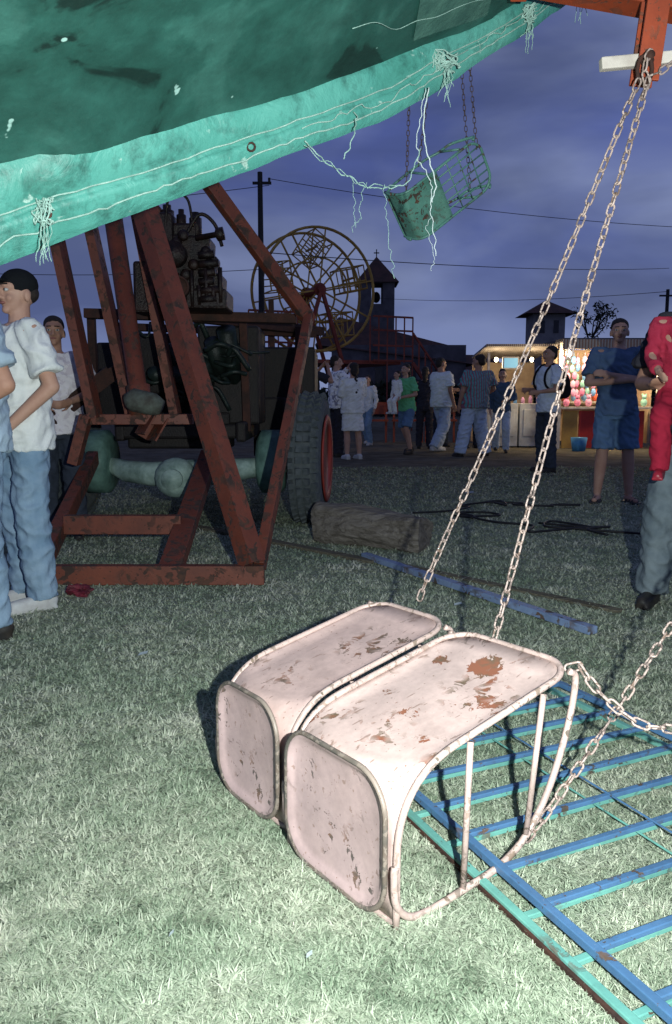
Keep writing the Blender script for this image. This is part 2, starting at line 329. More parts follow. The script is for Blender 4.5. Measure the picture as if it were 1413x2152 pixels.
# ---------------------------------------------------------------- swing seats
def seat(name,label,loc,rot,W,body,tubem,rimm,L=.55,H1=.31,ze=.43,mtx=None,face=None,openp=0):
    e=top(name,label,'swing seat',loc,rot,'metal swing seats of the fairground ride')
    if mtx is not None: e.matrix_basis=mtx
    k_=H1/.31
    C0=V((0,0,H1));E=V((L,0,ze));D=(E-C0).normalized();LL=(E-C0).length
    def prof(r,n=10,end=LL,z0=.02):
        pts=[V((0,0,z0+(H1-r-z0)*i/4)) for i in range(4)]
        a=V((0,0,H1-r));b=C0;c=C0+D*r
        for i in range(n+1):
            t=i/n;pts.append(a*(1-t)**2+b*2*t*(1-t)+c*t*t)
        for i in range(1,9): pts.append(c.lerp(C0+D*end,i/8))
        return pts
    s=MB();NV=22;rc=.085;rows=[]
    for j in range(NV+1):
        v=W*j/NV;d=min(v,W-v);cut=rc-math.sqrt(max(0,rc*rc-(rc-d)**2)) if d<rc else 0
        r=(.035+.125*abs(2*j/NV-1)**3)*k_
        p=prof(r,10,(LL-cut) if not openp else LL*openp);dip=.012*min(1,d/.04)
        q=[]
        for i,a in enumerate(p):
            k=min(1,i/6)*min(1,(len(p)-1-i)/2)
            q.append(a+V((dip*.3*k,v,-dip*k+.007*noise.noise((a.x*6,v*6,1)))))
        rows.append(q)
    m=len(rows[0]);s.add([p for r in rows for p in r],[(j*m+i,(j+1)*m+i,(j+1)*m+i+1,j*m+i+1) for j in range(NV) for i in range(m-1)])
    ob=s.obj('seat_panel',body,e,True);so=ob.modifiers.new('t','SOLIDIFY');so.thickness=.003
    if openp:
        for k in range(1,6):
            v=W*k/6;b=MB();b.tube([C0+D*LL*openp*.97+V((0,v,0)),C0+D*(LL-.003)+V((0,v,0))],.0045,8);b.obj('slat',tubem,e,True)
        for k in range(1,4):
            q=C0+D*LL*(openp+(1-openp)*k/4);b=MB();b.tube([q,q+V((0,W,0))],.0035,6);b.obj('slat',tubem,e,True)
    f=MB();y0,y1,z0,z1=.014,W-.014,.012,H1+.008;rr=.085
    def rrect(y0,y1,z0,z1,r,n=8):
        o=[]
        for cy,cz,a0 in((y1-r,z1-r,0),(y0+r,z1-r,90),(y0+r,z0+r,180),(y1-r,z0+r,270)):
            for i in range(n+1):
                a=R(a0+90*i/n);o.append((cy+r*math.cos(a),cz+r*math.sin(a)))
        return o
    if not openp:
        loops=[]
        for ins,dx in((0,-.018),(.008,-.018),(.016,-.010),(.03,-.006),(.06,-.004),(.10,-.003)):
            loops.append([V((dx+.002*noise.noise((y*9,z*9,ins*5)),y,z)) for y,z in rrect(y0+ins,y1-ins,z0+ins,z1-ins,max(.012,rr-ins*.7))])
        f.rings(loops,cap=False);nn=len(loops[0]);f.f.append(tuple(range(5*nn,6*nn)));f.m.append(0)
        ob=f.obj('back_panel',face or body,e,True);so=ob.modifiers.new('t','SOLIDIFY');so.thickness=.003
        t=MB();t.tube([V((-.019,y,z)) for y,z in rrect(y0,y1,z0,z1,rr)],.0058,8,True);t.obj('panel_rim',rimm,e,True)
    t=MB();tr=.0078
    p=prof(.16*k_,12,LL-rc,z0=.0);a=[q.copy() for q in p]
    path=a[:]
    for i in range(1,9):
        an=R(90*i/8);path.append(C0+D*(LL-rc+rc*math.sin(an))+V((0,rc-rc*math.cos(an),0)))
    for i in range(1,9):
        an=R(90*i/8);path.append(C0+D*(LL-rc+rc*math.cos(an))+V((0,W-rc+rc*math.sin(an),0)))
    path+= [V((q.x,W,q.z)) for q in reversed(p[:-1])]
    path=[q+V((0,0,.004)) for q in path]
    t.tube(path,tr,10)
    t.tube(catm([(0,0,.016),(.0,.05,.010),(0,W-.05,.010),(0,W,.016)],5),tr*.9,8)
    t.obj('frame',tubem,e,True)
    for y in(0.,W):
        t=MB();yo=-.004 if y==0 else .004
        hp=catm([(-.008,0,H1-.17*k_),(-.010,0,.12*k_),(-.004,0,.06*k_),(.03,0,.020),(.09,0,.010),(.2,0,.018),(.30,0,.03),(.385,0,.07),(.455,0,.15*k_),(.505,0,.25*k_),(.535,0,.34*k_),(L-.006,0,ze-.02),(L-.03,0,ze+.0)],6)
        t.tube([q+V((0,y+yo,0)) for q in hp],tr*1.05,8)
        for sb,lean,zb in((.185,.012,.016),(.385,.045,.07)):
            zt=H1+(ze-H1)*(sb+lean)/L-.008
            t.tube([(sb,y+yo,zb),(sb+lean,y+yo,zt)],tr*.9,8)
        t.obj('armrest',tubem,e,True)
    return e
ang=math.atan2(.6,.8)
seat('swing_seat','chipped cream-pink metal swing seat tipped over, beside blue grille',(.120,1.46,.0),(0,0,ang),.38,M['pinkB'],M['pinktube'],M['rim'],face=M['pinkface'])
seat('swing_seat','chipped pink metal swing seat tipped over, leaning on another',(-.118,1.822,.0),(0,0,ang),.325,M['pink'],M['pinktube'],M['rim'],ze=.43,face=M['pinkface'])
ry=Matrix.Rotation(R(-28),3,'Y')
xl=V((.9,.22,.22)).normalized();zl=V((-.15,-.80,-.58));zl=(zl-xl*zl.dot(xl)).normalized();yl=zl.cross(xl)
Rm=ry@Matrix((xl,yl,zl)).transposed()*.90
cc=V((.575,4.3,2.135))-Rm@V((.27,.17,.20))
mt4=Matrix.Translation(cc)@Rm.to_4x4()
SE=seat('swing_seat','teal metal swing seat hanging tilted from thin dark chains',(0,0,0),(0,0,0),.30,M['teal'],M['teal'],M['darkchain'],mtx=mt4,openp=.44,H1=.17,ze=.22)
# ---------------------------------------------------------------- chains
def chain(label,pts,m,pitch=.034,wr=.0030,group='chains of the swing ride'):
    path=catm(pts,12);L=sum((b-a).length for a,b in zip(path,path[1:]));n=max(3,int(L/pitch));P=resample(path,n+1)
    b=MB();lw=.0090*pitch/.034;ll=(pitch+2*wr*1.2)/2
    for i in range(n):
        a,c=P[i],P[i+1];d=(c-a).normalized();u=d.orthogonal().normalized()
        an=i*1.571+.4+.25*math.sin(i*.7);u=(u*math.cos(an)+d.cross(u)*math.sin(an))
        ctr=(a+c)/2;loop=[]
        hl=ll-lw
        for k in range(6): t=R(-90+180*k/5);loop.append(ctr+d*(hl+lw*math.cos(t))+u*lw*math.sin(t))
        for k in range(6): t=R(90+180*k/5);loop.append(ctr+d*(-hl+lw*math.cos(t))+u*lw*math.sin(t))
        b.tube(loop,wr,6,True)
    return b.obj('chain',m,smooth=True,label=label,category='chain',group=group)
T=V((.905,2.5,1.985))
chain('worn pink chain running taut from ride boom to tipped seat',[T+V((-.012,0,0)),(.585,2.485,1.2),(.30,2.46,.52),(.262,2.44,.43)],M['chain'])
chain('worn pink chain running taut from ride boom to tipped seat',[T+V((.012,-.01,0)),(.665,2.29,1.2),(.45,2.09,.50),(.41,2.03,.40)],M['chain'])
chain('worn slack chain drooping from the seat corner',[(.54,1.79,.43),(.565,1.79,.44),(.60,1.76,.39),(.69,1.73,.32),(.80,1.72,.30),(1.0,1.70,.2),(1.2,1.7,.03)],M['chain'])
chain('worn chain rising from the seat armrest to the ride boom',[(.43,1.69,.06),(.50,1.75,.10),(.716,1.90,.31),(.89,2.01,.50),(1.35,2.3,1.0),(2.1,2.72,1.95)],M['chain'])
sp_=[mt4@V((.04,.30,.16)),mt4@V((.25,.30,.03)),mt4@V((.53,.24,.21)),mt4@V((.48,0,.09))]
for p,q in zip(sp_,((.40,4.45,3.36),(.56,4.42,3.36),(.62,4.38,3.36),(.60,4.46,3.36))):
    chain('thin dark chain holding the hanging teal seat',[p,V(p).lerp(V(q),.5),q],M['darkchain'],.026,.002)
# ---------------------------------------------------------------- ride booms
e=top('carousel_boom','orange painted steel ride boom with bolted chain bracket','ride boom',(.9,2.5,2.0))
b=MB();b.beam((.55,2.62,2.335),(2.7,2.95,2.14),.10,.085);b.beam((.56,2.75,2.60),(.56,2.62,2.27),.05,.05);b.obj('beam',M['orange2'],e,bevel=.004,world=True)
b=MB();b.box((.945,2.545,2.12),(.068,.012,.24),Matrix.Rotation(R(6),3,'Y'));b.box((.945,2.60,2.12),(.068,.012,.24),Matrix.Rotation(R(6),3,'Y'));b.obj('bracket',M['orange2'],e,bevel=.002,world=True)
b=MB();b.beam((.80,2.575,2.055),(1.6,2.60,2.135),.03,.035);b.obj('crossbar',M['white'],e,bevel=.004,world=True)
b=MB();b.tube([(.925,2.50,2.055),(.925,2.63,2.055)],.012,12);b.tube([(.925,2.53,2.055),(.925,2.537,2.055)],.022,6)
b.tube([V((.915,2.52,2.02))+V((.022*math.sin(t),0,.04*math.cos(t))) for t in [i*.5236 for i in range(12)]],.006,8,True);b.obj('bolt',M['rust'],e,True,world=True)
chain('short bunch of doubled worn chain wrapped under the boom bracket',[(.93,2.51,2.07),(.90,2.49,2.02),(.915,2.49,1.97),(.90,2.5,1.93)],M['chain'])
chain('loose worn chain hanging from the boom crossbar',[(1.02,2.55,2.06),(.97,2.53,2.02),(.93,2.51,2.0)],M['chain'])
e=top('carousel_boom','dark steel ride boom holding the hanging seat','ride boom',(.5,4.5,3.4))
b=MB();b.channel((-1.1,5.6,3.3),(.95,4.3,3.42),.1,.1);b.obj('beam',M['orange'],e,world=True)
# ---------------------------------------------------------------- canopy
up3=V((0,0,.022))
E=resample(catm([V(p)+up3 for p in [(-1.66,1.5,.93),(-1.24,1.75,1.15),(-.817,2.0,1.375),(-.66,2.1,1.465),(-.393,2.25,1.60),(-.09,2.4,1.756),(.135,2.55,1.881),(.29,2.65,1.99),(.452,2.75,2.12),(.625,2.85,2.25),(.82,3.0,2.42),(1.4,3.4,2.85)]],8),90)
Tp=resample(catm([(-1.62,1.48,1.15),(-1.24,1.72,1.38),(-.78,1.93,1.62),(-.618,2.0,1.668),(-.38,2.2,1.794),(-.14,2.35,1.912),(.238,2.6,2.134),(.449,2.75,2.26),(.59,2.85,2.364),(1.2,3.3,2.8)],8),90)
e=top('tarpaulin_canopy','sagging teal tarpaulin canopy with laced padded hem overhead','canopy',(0,2.3,1.8))
rows=[];dirn=V((.4,.9,0)).normalized()
for i,(p,q) in enumerate(zip(E,Tp)):
    r=[];h=(q-p).length
    wob=noise.noise((i*.09,0,0))*.010
    for k,(t,o) in enumerate(((-.04,.03),(-.03,.012),(0,-.005),(.06,-.018),(.18,-.028),(.27,-.030),(.30,-.014),(.33,-.030),(.45,-.044),(.6,-.050),(.75,-.040),(.88,-.022),(.97,-.004),(1.0,.02))):
        sc=min(1,h/.22)
        ww=noise.noise((i*.22,t*3,3))*.014+noise.noise((i*.6,t*3,7))*.009+(.5-abs(noise.noise((i*.8+t*3,t*4,7))))*.009
        r.append(p.lerp(q,t)+dirn*(o*sc+ww)+V((0,0,wob*.3)))
    rows.append(r)
m=len(rows[0]);b=MB();b.add([p for r in rows for p in r],[(j*m+i,(j+1)*m+i,(j+1)*m+i+1,j*m+i+1) for j in range(len(rows)-1) for i in range(m-1)])
mt,nt,bs=newmat('teal_tarp_hem')
r=ramp(nt,noise_n(nt,2.4,7,.6,.4).outputs['Fac'],[(.3,(.040,.185,.148)),(.5,(.06,.245,.205)),(.7,(.095,.31,.26))])
sp=ramp(nt,noise_n(nt,18,6,.6,.5).outputs['Fac'],[(.66,0.),(.71,1.)]);dk=ramp(nt,noise_n(nt,8,9,.72).outputs['Fac'],[(.34,.45),(.5,1.)])
c=mixc(nt,sp.outputs[0],r.outputs[0],(.28,.43,.38));c=mixc(nt,1.,c,dk.outputs[0],'MULTIPLY');nt.links.new(c,bs.inputs['Base Color']);bs.inputs['Roughness'].default_value=.5;bs.inputs['Specular IOR Level'].default_value=.35;bump(nt,bs,noise_n(nt,9,8,.6,.6).outputs['Fac'],.6,.02)
b.obj('hem',mt,e,True,world=True)
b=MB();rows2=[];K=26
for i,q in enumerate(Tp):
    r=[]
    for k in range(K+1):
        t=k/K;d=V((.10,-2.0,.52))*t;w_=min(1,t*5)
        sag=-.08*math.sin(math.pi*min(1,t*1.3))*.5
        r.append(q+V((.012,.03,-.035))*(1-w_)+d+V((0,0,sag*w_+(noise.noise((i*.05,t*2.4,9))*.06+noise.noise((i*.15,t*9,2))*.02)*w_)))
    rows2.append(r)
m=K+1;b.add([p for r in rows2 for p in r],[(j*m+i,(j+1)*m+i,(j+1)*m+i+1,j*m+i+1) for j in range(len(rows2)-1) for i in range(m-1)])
mt2,nt,bs=newmat('shade_darkened_green_tarp')  # blotched green tarp; underside shade from the grazing flash is darkened into its colour
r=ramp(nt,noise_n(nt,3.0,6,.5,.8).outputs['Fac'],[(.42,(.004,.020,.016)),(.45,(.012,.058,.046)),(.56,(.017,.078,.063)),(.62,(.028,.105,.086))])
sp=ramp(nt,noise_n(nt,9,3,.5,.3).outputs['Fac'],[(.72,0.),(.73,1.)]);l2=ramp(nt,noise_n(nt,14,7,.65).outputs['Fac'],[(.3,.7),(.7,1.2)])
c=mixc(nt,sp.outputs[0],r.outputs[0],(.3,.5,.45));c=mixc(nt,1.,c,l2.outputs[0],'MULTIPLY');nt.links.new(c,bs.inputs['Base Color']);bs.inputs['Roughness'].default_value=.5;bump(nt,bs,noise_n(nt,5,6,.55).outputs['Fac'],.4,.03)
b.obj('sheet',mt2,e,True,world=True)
b=MB();vs=[rows2[i][k]-V((0,0,.006)) for i in range(56,65) for k in range(1,4)];b.add(vs,[(j*3+i,(j+1)*3+i,(j+1)*3+i+1,j*3+i+1) for j in range(8) for i in range(2)]);b.obj('sewn_patch',mat('sewn_patch_cloth',(.06,.15,.12),(.03,.09,.075),14,.8,.4),e,True,world=True)
b=MB();pl=[rows2[i][2+ (abs(i-60)//7)]-V((0,0,.010+.006*math.sin(i))) for i in range(50,74,2)];b.tube(catm(pl,4),.0011,5);b.obj('stitching_cord',M['rope'],e,True,world=True)
for tt,rad in((7,.0022),(11,.0018)):
    b=MB();b.tube([rows[i][tt]+V((-.001,-.002,0)) for i in range(len(rows))],rad,6);b.obj('seam',M['rope'],e,True,world=True)
for i in(22,27,40,57,66,73):
    b=MB();p=rows[i][4];b.tube([p+V((.011*math.cos(a),-.006,.011*math.sin(a))) for a in [k*.6283 for k in range(10)]],.003,6,True)
    b.obj('eyelet',M['rust'],e,True,world=True)
def rope(pts,r=.003,wig=.006):
    p=catm(pts,10);q=[a+V((noise.noise((a.z*30,i*.3,0)),noise.noise((i*.3,a.x*20,5)),noise.noise((i*.3,0,a.x*25))))*wig for i,a in enumerate(p)]
    b=MB();b.tube(q,r,6);return b
def P(i,k,dy=-.008): return rows[i][k]+V((0,dy,0))
def add_rope(label,lst,m='rope'):
    b=MB()
    for pts,r,wg in lst:
        x=rope(pts,r,wg);b.add(x.v,x.f)
    b.obj('rope',M[m],None,True,label=label,category='rope',group='ropes lacing the canopy hem')
add_rope('pale frayed lacing rope running along the canopy hem',[([P(i,3) for i in range(20,84,6)],.0024,.010),([P(i,4) for i in range(44,76,4)],.0018,.016)])
for i0,nm in((27,'knotted frayed rope end tied at canopy eyelet'),(57,'tangled rope knot tied at canopy hem'),(66,'rope knot tied at the canopy hem'),(73,'rope knot tied at canopy hem')):
    l=[];c=P(i0,4,-.02)
    for k in range(16 if i0==57 else 10):
        sx=.045 if i0==57 else .026
        pts=[c+V((random.uniform(-sx,sx),random.uniform(-.02,.0),random.uniform(-.03,.03))) for _ in range(4)];l.append((pts,.0021,.006))
    for k in range(9):
        l.append(([c,c+V((random.uniform(-.01,.02),-.01,-.05)),c+V((random.uniform(-.03,.03),0,-.06-.08*random.random()))],.0010,.006))
    add_rope(nm,l)
A0=V((.275,2.60,2.0))
add_rope('long white cord hanging down from the canopy hem',[([A0,(.262,2.6,1.93),(.25,2.6,1.82),(.275,2.6,1.76),(.30,2.6,1.70),(.295,2.6,1.64),(.31,2.6,1.56),(.315,2.6,1.50)],.0014,.01),
   ([A0+V((.01,0,0)),(.27,2.6,1.9),(.285,2.6,1.8),(.31,2.6,1.72),(.30,2.6,1.66)],.0021,.006),([(.30,2.6,1.62),(.285,2.6,1.58),(.31,2.6,1.5),(.30,2.6,1.46)],.0008,.012)],'ropew')
add_rope('loose rope looping below the canopy hem with frayed strands',[([(-.09,2.38,1.78),(-.03,2.45,1.735),(.06,2.5,1.70),(.14,2.55,1.69),(.22,2.58,1.72),(.26,2.6,1.82)],.0019,.012),([(-.09,2.38,1.77),(0,2.45,1.72),(.09,2.5,1.69),(.2,2.58,1.71)],.0013,.02),
   ([(.09,2.5,1.695),(.07,2.5,1.64),(.075,2.5,1.6),(.06,2.5,1.57)],.0009,.012),([(.14,2.5,1.69),(.15,2.5,1.62),(.165,2.5,1.5),(.175,2.5,1.42)],.0009,.014),([(.05,2.5,1.7),(.055,2.5,1.62),(.05,2.5,1.55)],.0008,.012),([(.02,2.42,1.74),(.05,2.42,1.8),(.06,2.45,1.86),(.05,2.5,1.9)],.0018,.01)])
# ---------------------------------------------------------------- bar panels on the ground
def bars(name,label,P0,z,m,s0,s1,w,off):
    d1=V((.42,-.907,0));d2=V((.907,.42,0));P0=V(P0)+V((0,0,z))
    e=top(name,label,'metal grille',P0,group='slatted metal panels lying on the grass')
    b=MB();b.beam(P0+d1*s0,P0+d1*s1,.020,.018);b.beam(P0+d1*s0+d2*w,P0+d1*s1+d2*w,.02,.018);b.beam(P0+d1*s0,P0+d1*s0+d2*w,.02,.017)
    b.beam(P0+d1*s0+d2*(w*.5)+V((0,0,.008)),P0+d1*s1+d2*(w*.5)+V((0,0,.008)),.005,.005);b.obj('frame',m,e,bevel=.002,world=True)
    s=s0+off
    while s<s1:
        b=MB();j=random.uniform(-.008,.008);b.beam(P0+d1*(s+j)+d2*.012,P0+d1*(s-j)+d2*(w-.012),.016,.012);b.obj('slat',m,e,bevel=.002,world=True);s+=.145
    return e
bars('metal_grille','aqua painted slatted metal panel lying on grass under another',(.15,1.955,0),.016,M['tealbar'],-.5,1.7,.9,.155)
bars('metal_grille','blue painted slatted metal panel lying on top of another',(.19,1.99,0),.034,M['blue'],-.45,1.7,.89,.13)
b=MB();b.beam((.12,2.02,.012),(.8,.52,.012),.022,.012);b.obj('steel_bar',M['rust'],label='rusty brown steel bar lying on the grass',category='metal bar',bevel=.002)
b=MB();b.beam((.19,5.2,.03),(1.15,3.45,.03),.055,.036);b.obj('steel_beam',M['bluebeam'],label='faded blue steel beam lying on the grass',category='metal beam',bevel=.004)
b=MB();b.beam((-1.15,6.5,.014),(.25,5.05,.014),.08,.022);b.obj('wooden_plank',M['plank'],label='weathered plank lying across the grass near timber block',category='plank',bevel=.004,group='planks on the grass')
b=MB();b.beam((.28,5.12,.010),(1.42,3.85,.010),.065,.014);b.obj('wooden_plank',M['plank'],label='weathered plank lying in grass beside blue steel beam',category='plank',bevel=.003,group='planks on the grass')
b=MB();nn=36;rs=[]
for i in range(nn):
    t=i/(nn-1);c=V((-.12,5.95,.15)).lerp(V((.62,5.50,.11)),t);sh=1 if 0<i<nn-1 else .92;ring=[]
    for k in range(36):
        a=2*math.pi*k/36;sq=1/max(abs(math.cos(a)),abs(math.sin(a)))**.40
        rr=.158*sq*sh*(1-.10*t+.20*noise.noise((t*2.5,math.cos(a)*1.5,math.sin(a)*1.5))+.08*noise.noise((t*5,math.cos(a)*7,math.sin(a)*7)))
        ring.append(c+V((.48,.85,0)).normalized()*rr*math.cos(a)+V((0,0,1))*rr*math.sin(a)*.95+V((.04*noise.noise((a,i,0)) if i in(0,nn-1) else 0,0,0)))
    rs.append(ring)
b.rings(rs);b.obj('wooden_block',M['wood'],label='big weathered rough timber log chocking the tyre',category='wooden log')
for k in range(3):
    random.seed(20+k);pts=[];x,y=.7+.5*k,7.2-.3*k
    for i in range(14): pts.append((x,y,.03));x+=random.uniform(-.25,.4);y+=random.uniform(-.35,.35)
    b=MB();b.tube(catm(pts,6),.010,6);b.obj('cable',M['wire'],smooth=True,label='black cable lying in loops on the grass',category='cable',group='black cables on the ground')
random.seed(5)
b=MB();b.ell((0,0,0),(.065,.05,.03),None,24,16);o=b.obj('crumpled_wrapper',M['litter'],label='crumpled dark red wrapper on the grass',category='litter')
for v in o.data.vertices: v.co*= 1+.8*noise.noise(v.co*30)+.4*noise.noise(v.co*80)
o.location=(-1.38,4.2,.03)
for x,y,s_ in((-.79,3.15,.02),(.62,3.95,.02),(1.5,8.9,.05),(-.05,1.36,.006),(-.32,1.42,.005)):
    b=MB();b.add([(-s_,-s_*.7,.0),(s_,-s_*.8,.01),(s_*.9,s_*.7,.012),(-s_*.8,s_*.8,.004)],[(0,1,2,3)]);o=b.obj('paper_scrap',M['ropew'],label='tiny pale paper scrap lying on the grass',category='litter',group='paper scraps on the grass');o.location=(x,y,.018)
# ---------------------------------------------------------------- support frame
e=top('support_frame','rusty orange steel A-frame support standing on the grass','steel frame',(-1.1,4.5,0))
def fb(pieces,name='beam',m='orange',ch=True):
    for p,q,w_,h_ in pieces:
        b=MB();(b.channel if ch else b.beam)(p,q,w_,h_);b.obj(name,M[m],e,bevel=.0 if ch else .004,world=True)
fb([((-1.80,4.47,.06),(-.41,4.47,.06),.07,.11)],'base_beam','orange',False)
fb([((-1.72,4.5,.06),(-1.92,6.3,.60),.08,.11),((-.96,4.5,.06),(-1.0,6.3,.62),.13,.09)],'base_rail','orange',False)
fb([((-1.74,5.05,.26),(-.99,5.05,.26),.07,.12)],'cross_beam','orange',False)
fb([((-.48,4.48,.12),(-1.33,5.23,2.68),.11,.115)],'leg','orange',True)
fb([((-.44,4.5,.1),(-.195,6.0,1.68),.06,.085)],'leg','orange',False)
fb([((-.90,5.5,2.55),(-.19,6.0,1.62),.08,.09)],'brace','orange',False)
fb([((-1.62,5.4,.93),(-1.86,5.4,2.3),.06,.16),((-1.45,5.7,.95),(-1.71,5.7,2.35),.06,.16),((-1.16,5.8,.95),(-1.40,5.8,2.4),.06,.16),((-1.03,5.9,.95),(-1.27,5.9,2.4),.05,.12),((-1.30,5.45,.8),(-1.22,5.5,.95),.2,.1)],'post','orange')
fb([((-1.72,5.45,.92),(-.98,5.5,.92),.10,.07),((-1.78,5.4,.62),(-1.68,5.4,.95),.1,.07)],'cross_beam','orange',False)
b=MB();b.tube([(-1.335,5.48,.95),(-1.345,5.48,1.15),(-1.35,5.48,1.16),(-1.475,5.48,2.28)],[.08,.08,.06,.06],14);b.obj('ram',M['orange'],e,True,world=True)
b=MB();b.tube([(-1.41,5.4,1.04),(-1.36,5.4,1.05),(-1.22,5.4,1.02),(-1.17,5.4,1.0)],[.05,.08,.075,.05],14);b.obj('clamp',mat('grimy_clamp',(.10,.12,.10),(.05,.05,.04),16),e,True,world=True)
# ---------------------------------------------------------------- trailer
e=top('ride_trailer','old fairground machinery trailer on a truck axle','trailer',(-1.2,6.7,0))
def wheel(x,y,sgn):
    we=bpy.data.objects.new('wheel',None);scene.collection.objects.link(we);we.parent=e;we.matrix_parent_inverse=e.matrix_basis.inverted();we.location=(x,y,.55)
    we.rotation_euler=(0,0,R(-6));we.scale=(.80,1,1)
    b=MB();n=56;prof=[(-.12,.29),(-.16,.36),(-.17,.44),(-.155,.50),(-.10,.54),(0,.545),(.10,.54),(.155,.50),(.17,.44),(.16,.36),(.12,.29),(0,.27)]
    vs=[];m=len(prof)
    for k in range(n):
        a=2*math.pi*k/n
        for px,pr in prof: vs.append((px,pr*math.cos(a),pr*math.sin(a)))
    b.add(vs,[(k*m+i,k*m+(i+1)%m,((k+1)%n)*m+(i+1)%m,((k+1)%n)*m+i) for k in range(n) for i in range(m)])
    for k in range(40):
        a=2*math.pi*k/40
        for sx in(-.12,-.04,.04,.12):
            aa=a+(.04 if abs(sx)>.1 else -.04)
            rot=Matrix.Rotation(aa,3,'X')@Matrix.Rotation(.35*(1 if sx>0 else -1),3,'Z')
            b.box(Matrix.Rotation(aa,3,'X')@V((sx,.55 if abs(sx)<.1 else .535,0)),(.062,.044,.05),rot)
    b.obj('tyre',M['rubber'],we)
    b=MB();prof=[(sgn*.02,.03),(sgn*.05,.12),(sgn*.02,.2),(sgn*.10,.25),(sgn*.185,.30),(sgn*.19,.36),(sgn*.175,.38)]
    b.rings([[V((px,pr*math.cos(2*math.pi*k/32),pr*math.sin(2*math.pi*k/32))) for k in range(32)] for px,pr in prof]);b.obj('rim',M['redrim'],we,True)
wheel(-.215,6.9,1);wheel(-2.33,6.9,-1)
b=MB();b.tube([(-2.3,6.85,.5),(-1.9,6.75,.5),(-1.75,6.65,.46),(-1.5,6.5,.45),(-1.2,6.5,.45),(-.9,6.6,.47),(-.5,6.8,.5),(-.3,6.9,.5)],[.06,.07,.09,.10,.12,.10,.07,.06],14)
b.ell((-1.27,6.3,.44),(.17,.15,.16));b.tube([(-1.27,6.2,.44),(-1.27,6.12,.44)],.08,14);b.obj('axle',mat('pale_green_axle',(.34,.46,.41),(.14,.21,.18),9,.5,.3),e,True,world=True)
for x in(-.55,-2.02):
    b=MB();b.tube([(x-.12,6.8,.53),(x-.08,6.8,.53),(x+.08,6.8,.53),(x+.12,6.8,.53)],[.2,.27,.27,.22],24);b.obj('brake_drum',M['greenm'],e,True,world=True)
b=MB();b.beam((-1.75,6.45,.8),(-1.75,10,.85),.08,.16);b.beam((-.75,6.3,.8),(-.75,10,.85),.08,.16)
for y in(6.5,7.4,8.6,9.8): b.beam((-1.75,y,.8),(-.75,y,.8),.08,.12)
b.box((-1.3,6.75,.80),(.85,.3,.30));b.box((-.88,6.9,1.25),(.5,.55,.8));b.box((-1.5,8.2,1.2),(1.2,2.2,.7));b.box((-.62,7.9,.8),(.3,.9,.55));b.box((-1.45,6.95,1.35),(.5,.4,.5));b.box((-.45,8.3,1.1),(.5,1.2,.9));b.obj('chassis',M['dark'],e,bevel=.02,world=True)
b=MB();b.beam((-1.9,6.2,1.70),(-.3,6.2,1.66),.12,.07);b.beam((-1.1,6.2,1.68),(-.15,7.8,1.7),.1,.08);b.beam((-1.9,6.8,1.66),(-.2,7.6,1.66),.1,.06)
b.beam((-.72,6.5,.8),(-.74,6.5,1.68),.06,.06);b.beam((-.35,7.3,.9),(-.33,7.3,1.7),.07,.07);b.beam((-.6,7.8,.9),(-.62,7.8,2.0),.05,.05);b.beam((-1.95,6.5,.9),(-1.95,6.5,1.7),.06,.06)
b.beam((-2.25,5.9,.95),(-1.5,6.2,1.35),.06,.1);b.beam((-2.4,5.7,.65),(-1.7,6.1,1.25),.05,.12);b.obj('deck_frame',M['rust'],e,bevel=.004,world=True)
b=MB();random.seed(8)
for k in range(30):
    x=-1.85+1.1*random.random();z=1.05+.6*random.random();y=6.4+.2*random.random()
    b.tube(catm([(x,y,z),(x+random.uniform(.05,.15),y-.05,z+random.uniform(-.1,.06)),(x+random.uniform(.1,.25),y,z+random.uniform(-.15,.03))],5),.008+.014*random.random(),8)
for k in range(14):
    x=-1.8+1.0*random.random();b.tube([(x,6.4,1.1+.5*random.random()),(x+.03,6.7,1.2)],.03+.05*random.random(),14)
b.obj('pipework',mat('dark_green_machine',(.013,.024,.020),(.007,.010,.009),12,.45,.4),e,True,world=True)
# engine
e=top('engine','rusty exposed engine with pipes mounted on the trailer deck','engine',(-1.05,5.9,1.66))
b=MB()
for c_,s_ in (((-1.07,5.95,1.95),(.34,.3,.5)),((-1.10,5.95,2.22),(.22,.22,.14)),((-1.0,5.95,1.76),(.46,.4,.14)),((-1.22,5.95,2.05),(.16,.34,.6)),((-.90,6.0,1.84),(.16,.3,.22)),((-1.3,6.0,1.85),(.3,.3,.36)),((-.9,5.95,2.0),(.1,.2,.14))): b.box(c_,s_,Matrix.Rotation(random.uniform(-.08,.08),3,'Y'))
b.obj('block',M['mech'],e,bevel=.02,world=True)
b=MB()
for x,z,r_ in((-1.0,2.33,.045),(-1.10,2.35,.035),(-1.2,2.38,.05)): b.tube([(x,5.9,z-.16),(x,5.9,z),(x,5.9,z+.01),(x,5.9,z+.04)],[r_,r_,r_*.6,r_*.6],14)
b.tube(catm([(-1.05,5.8,2.2),(-.95,5.78,2.33),(-.85,5.8,2.27),(-.80,5.8,2.12)],6),.013,8);b.tube(catm([(-1.2,5.8,2.2),(-1.15,5.75,2.45),(-1.03,5.75,2.43),(-1.0,5.8,2.25)],6),.01,8)
b.tube([(-.98,5.78,2.17),(-.84,5.76,2.19),(-.83,5.76,2.19),(-.78,5.76,2.2)],[.02,.02,.045,.045],14)
for k in range(6): b.tube([(-.96,5.76,1.75+.06*k),(-.84+.02*math.sin(k*2),5.76,1.76+.06*k)],.028,10)
for k in range(10): b.tube([(-1.26+.05*k,5.76,1.72+.02*math.sin(k)),(-1.26+.05*k,5.74,1.90+.07*math.sin(k*3))],.016,8)
for k in range(7): b.ell((-1.25+.37*random.random(),5.77,1.8+.4*random.random()),(.04,.03,.04))
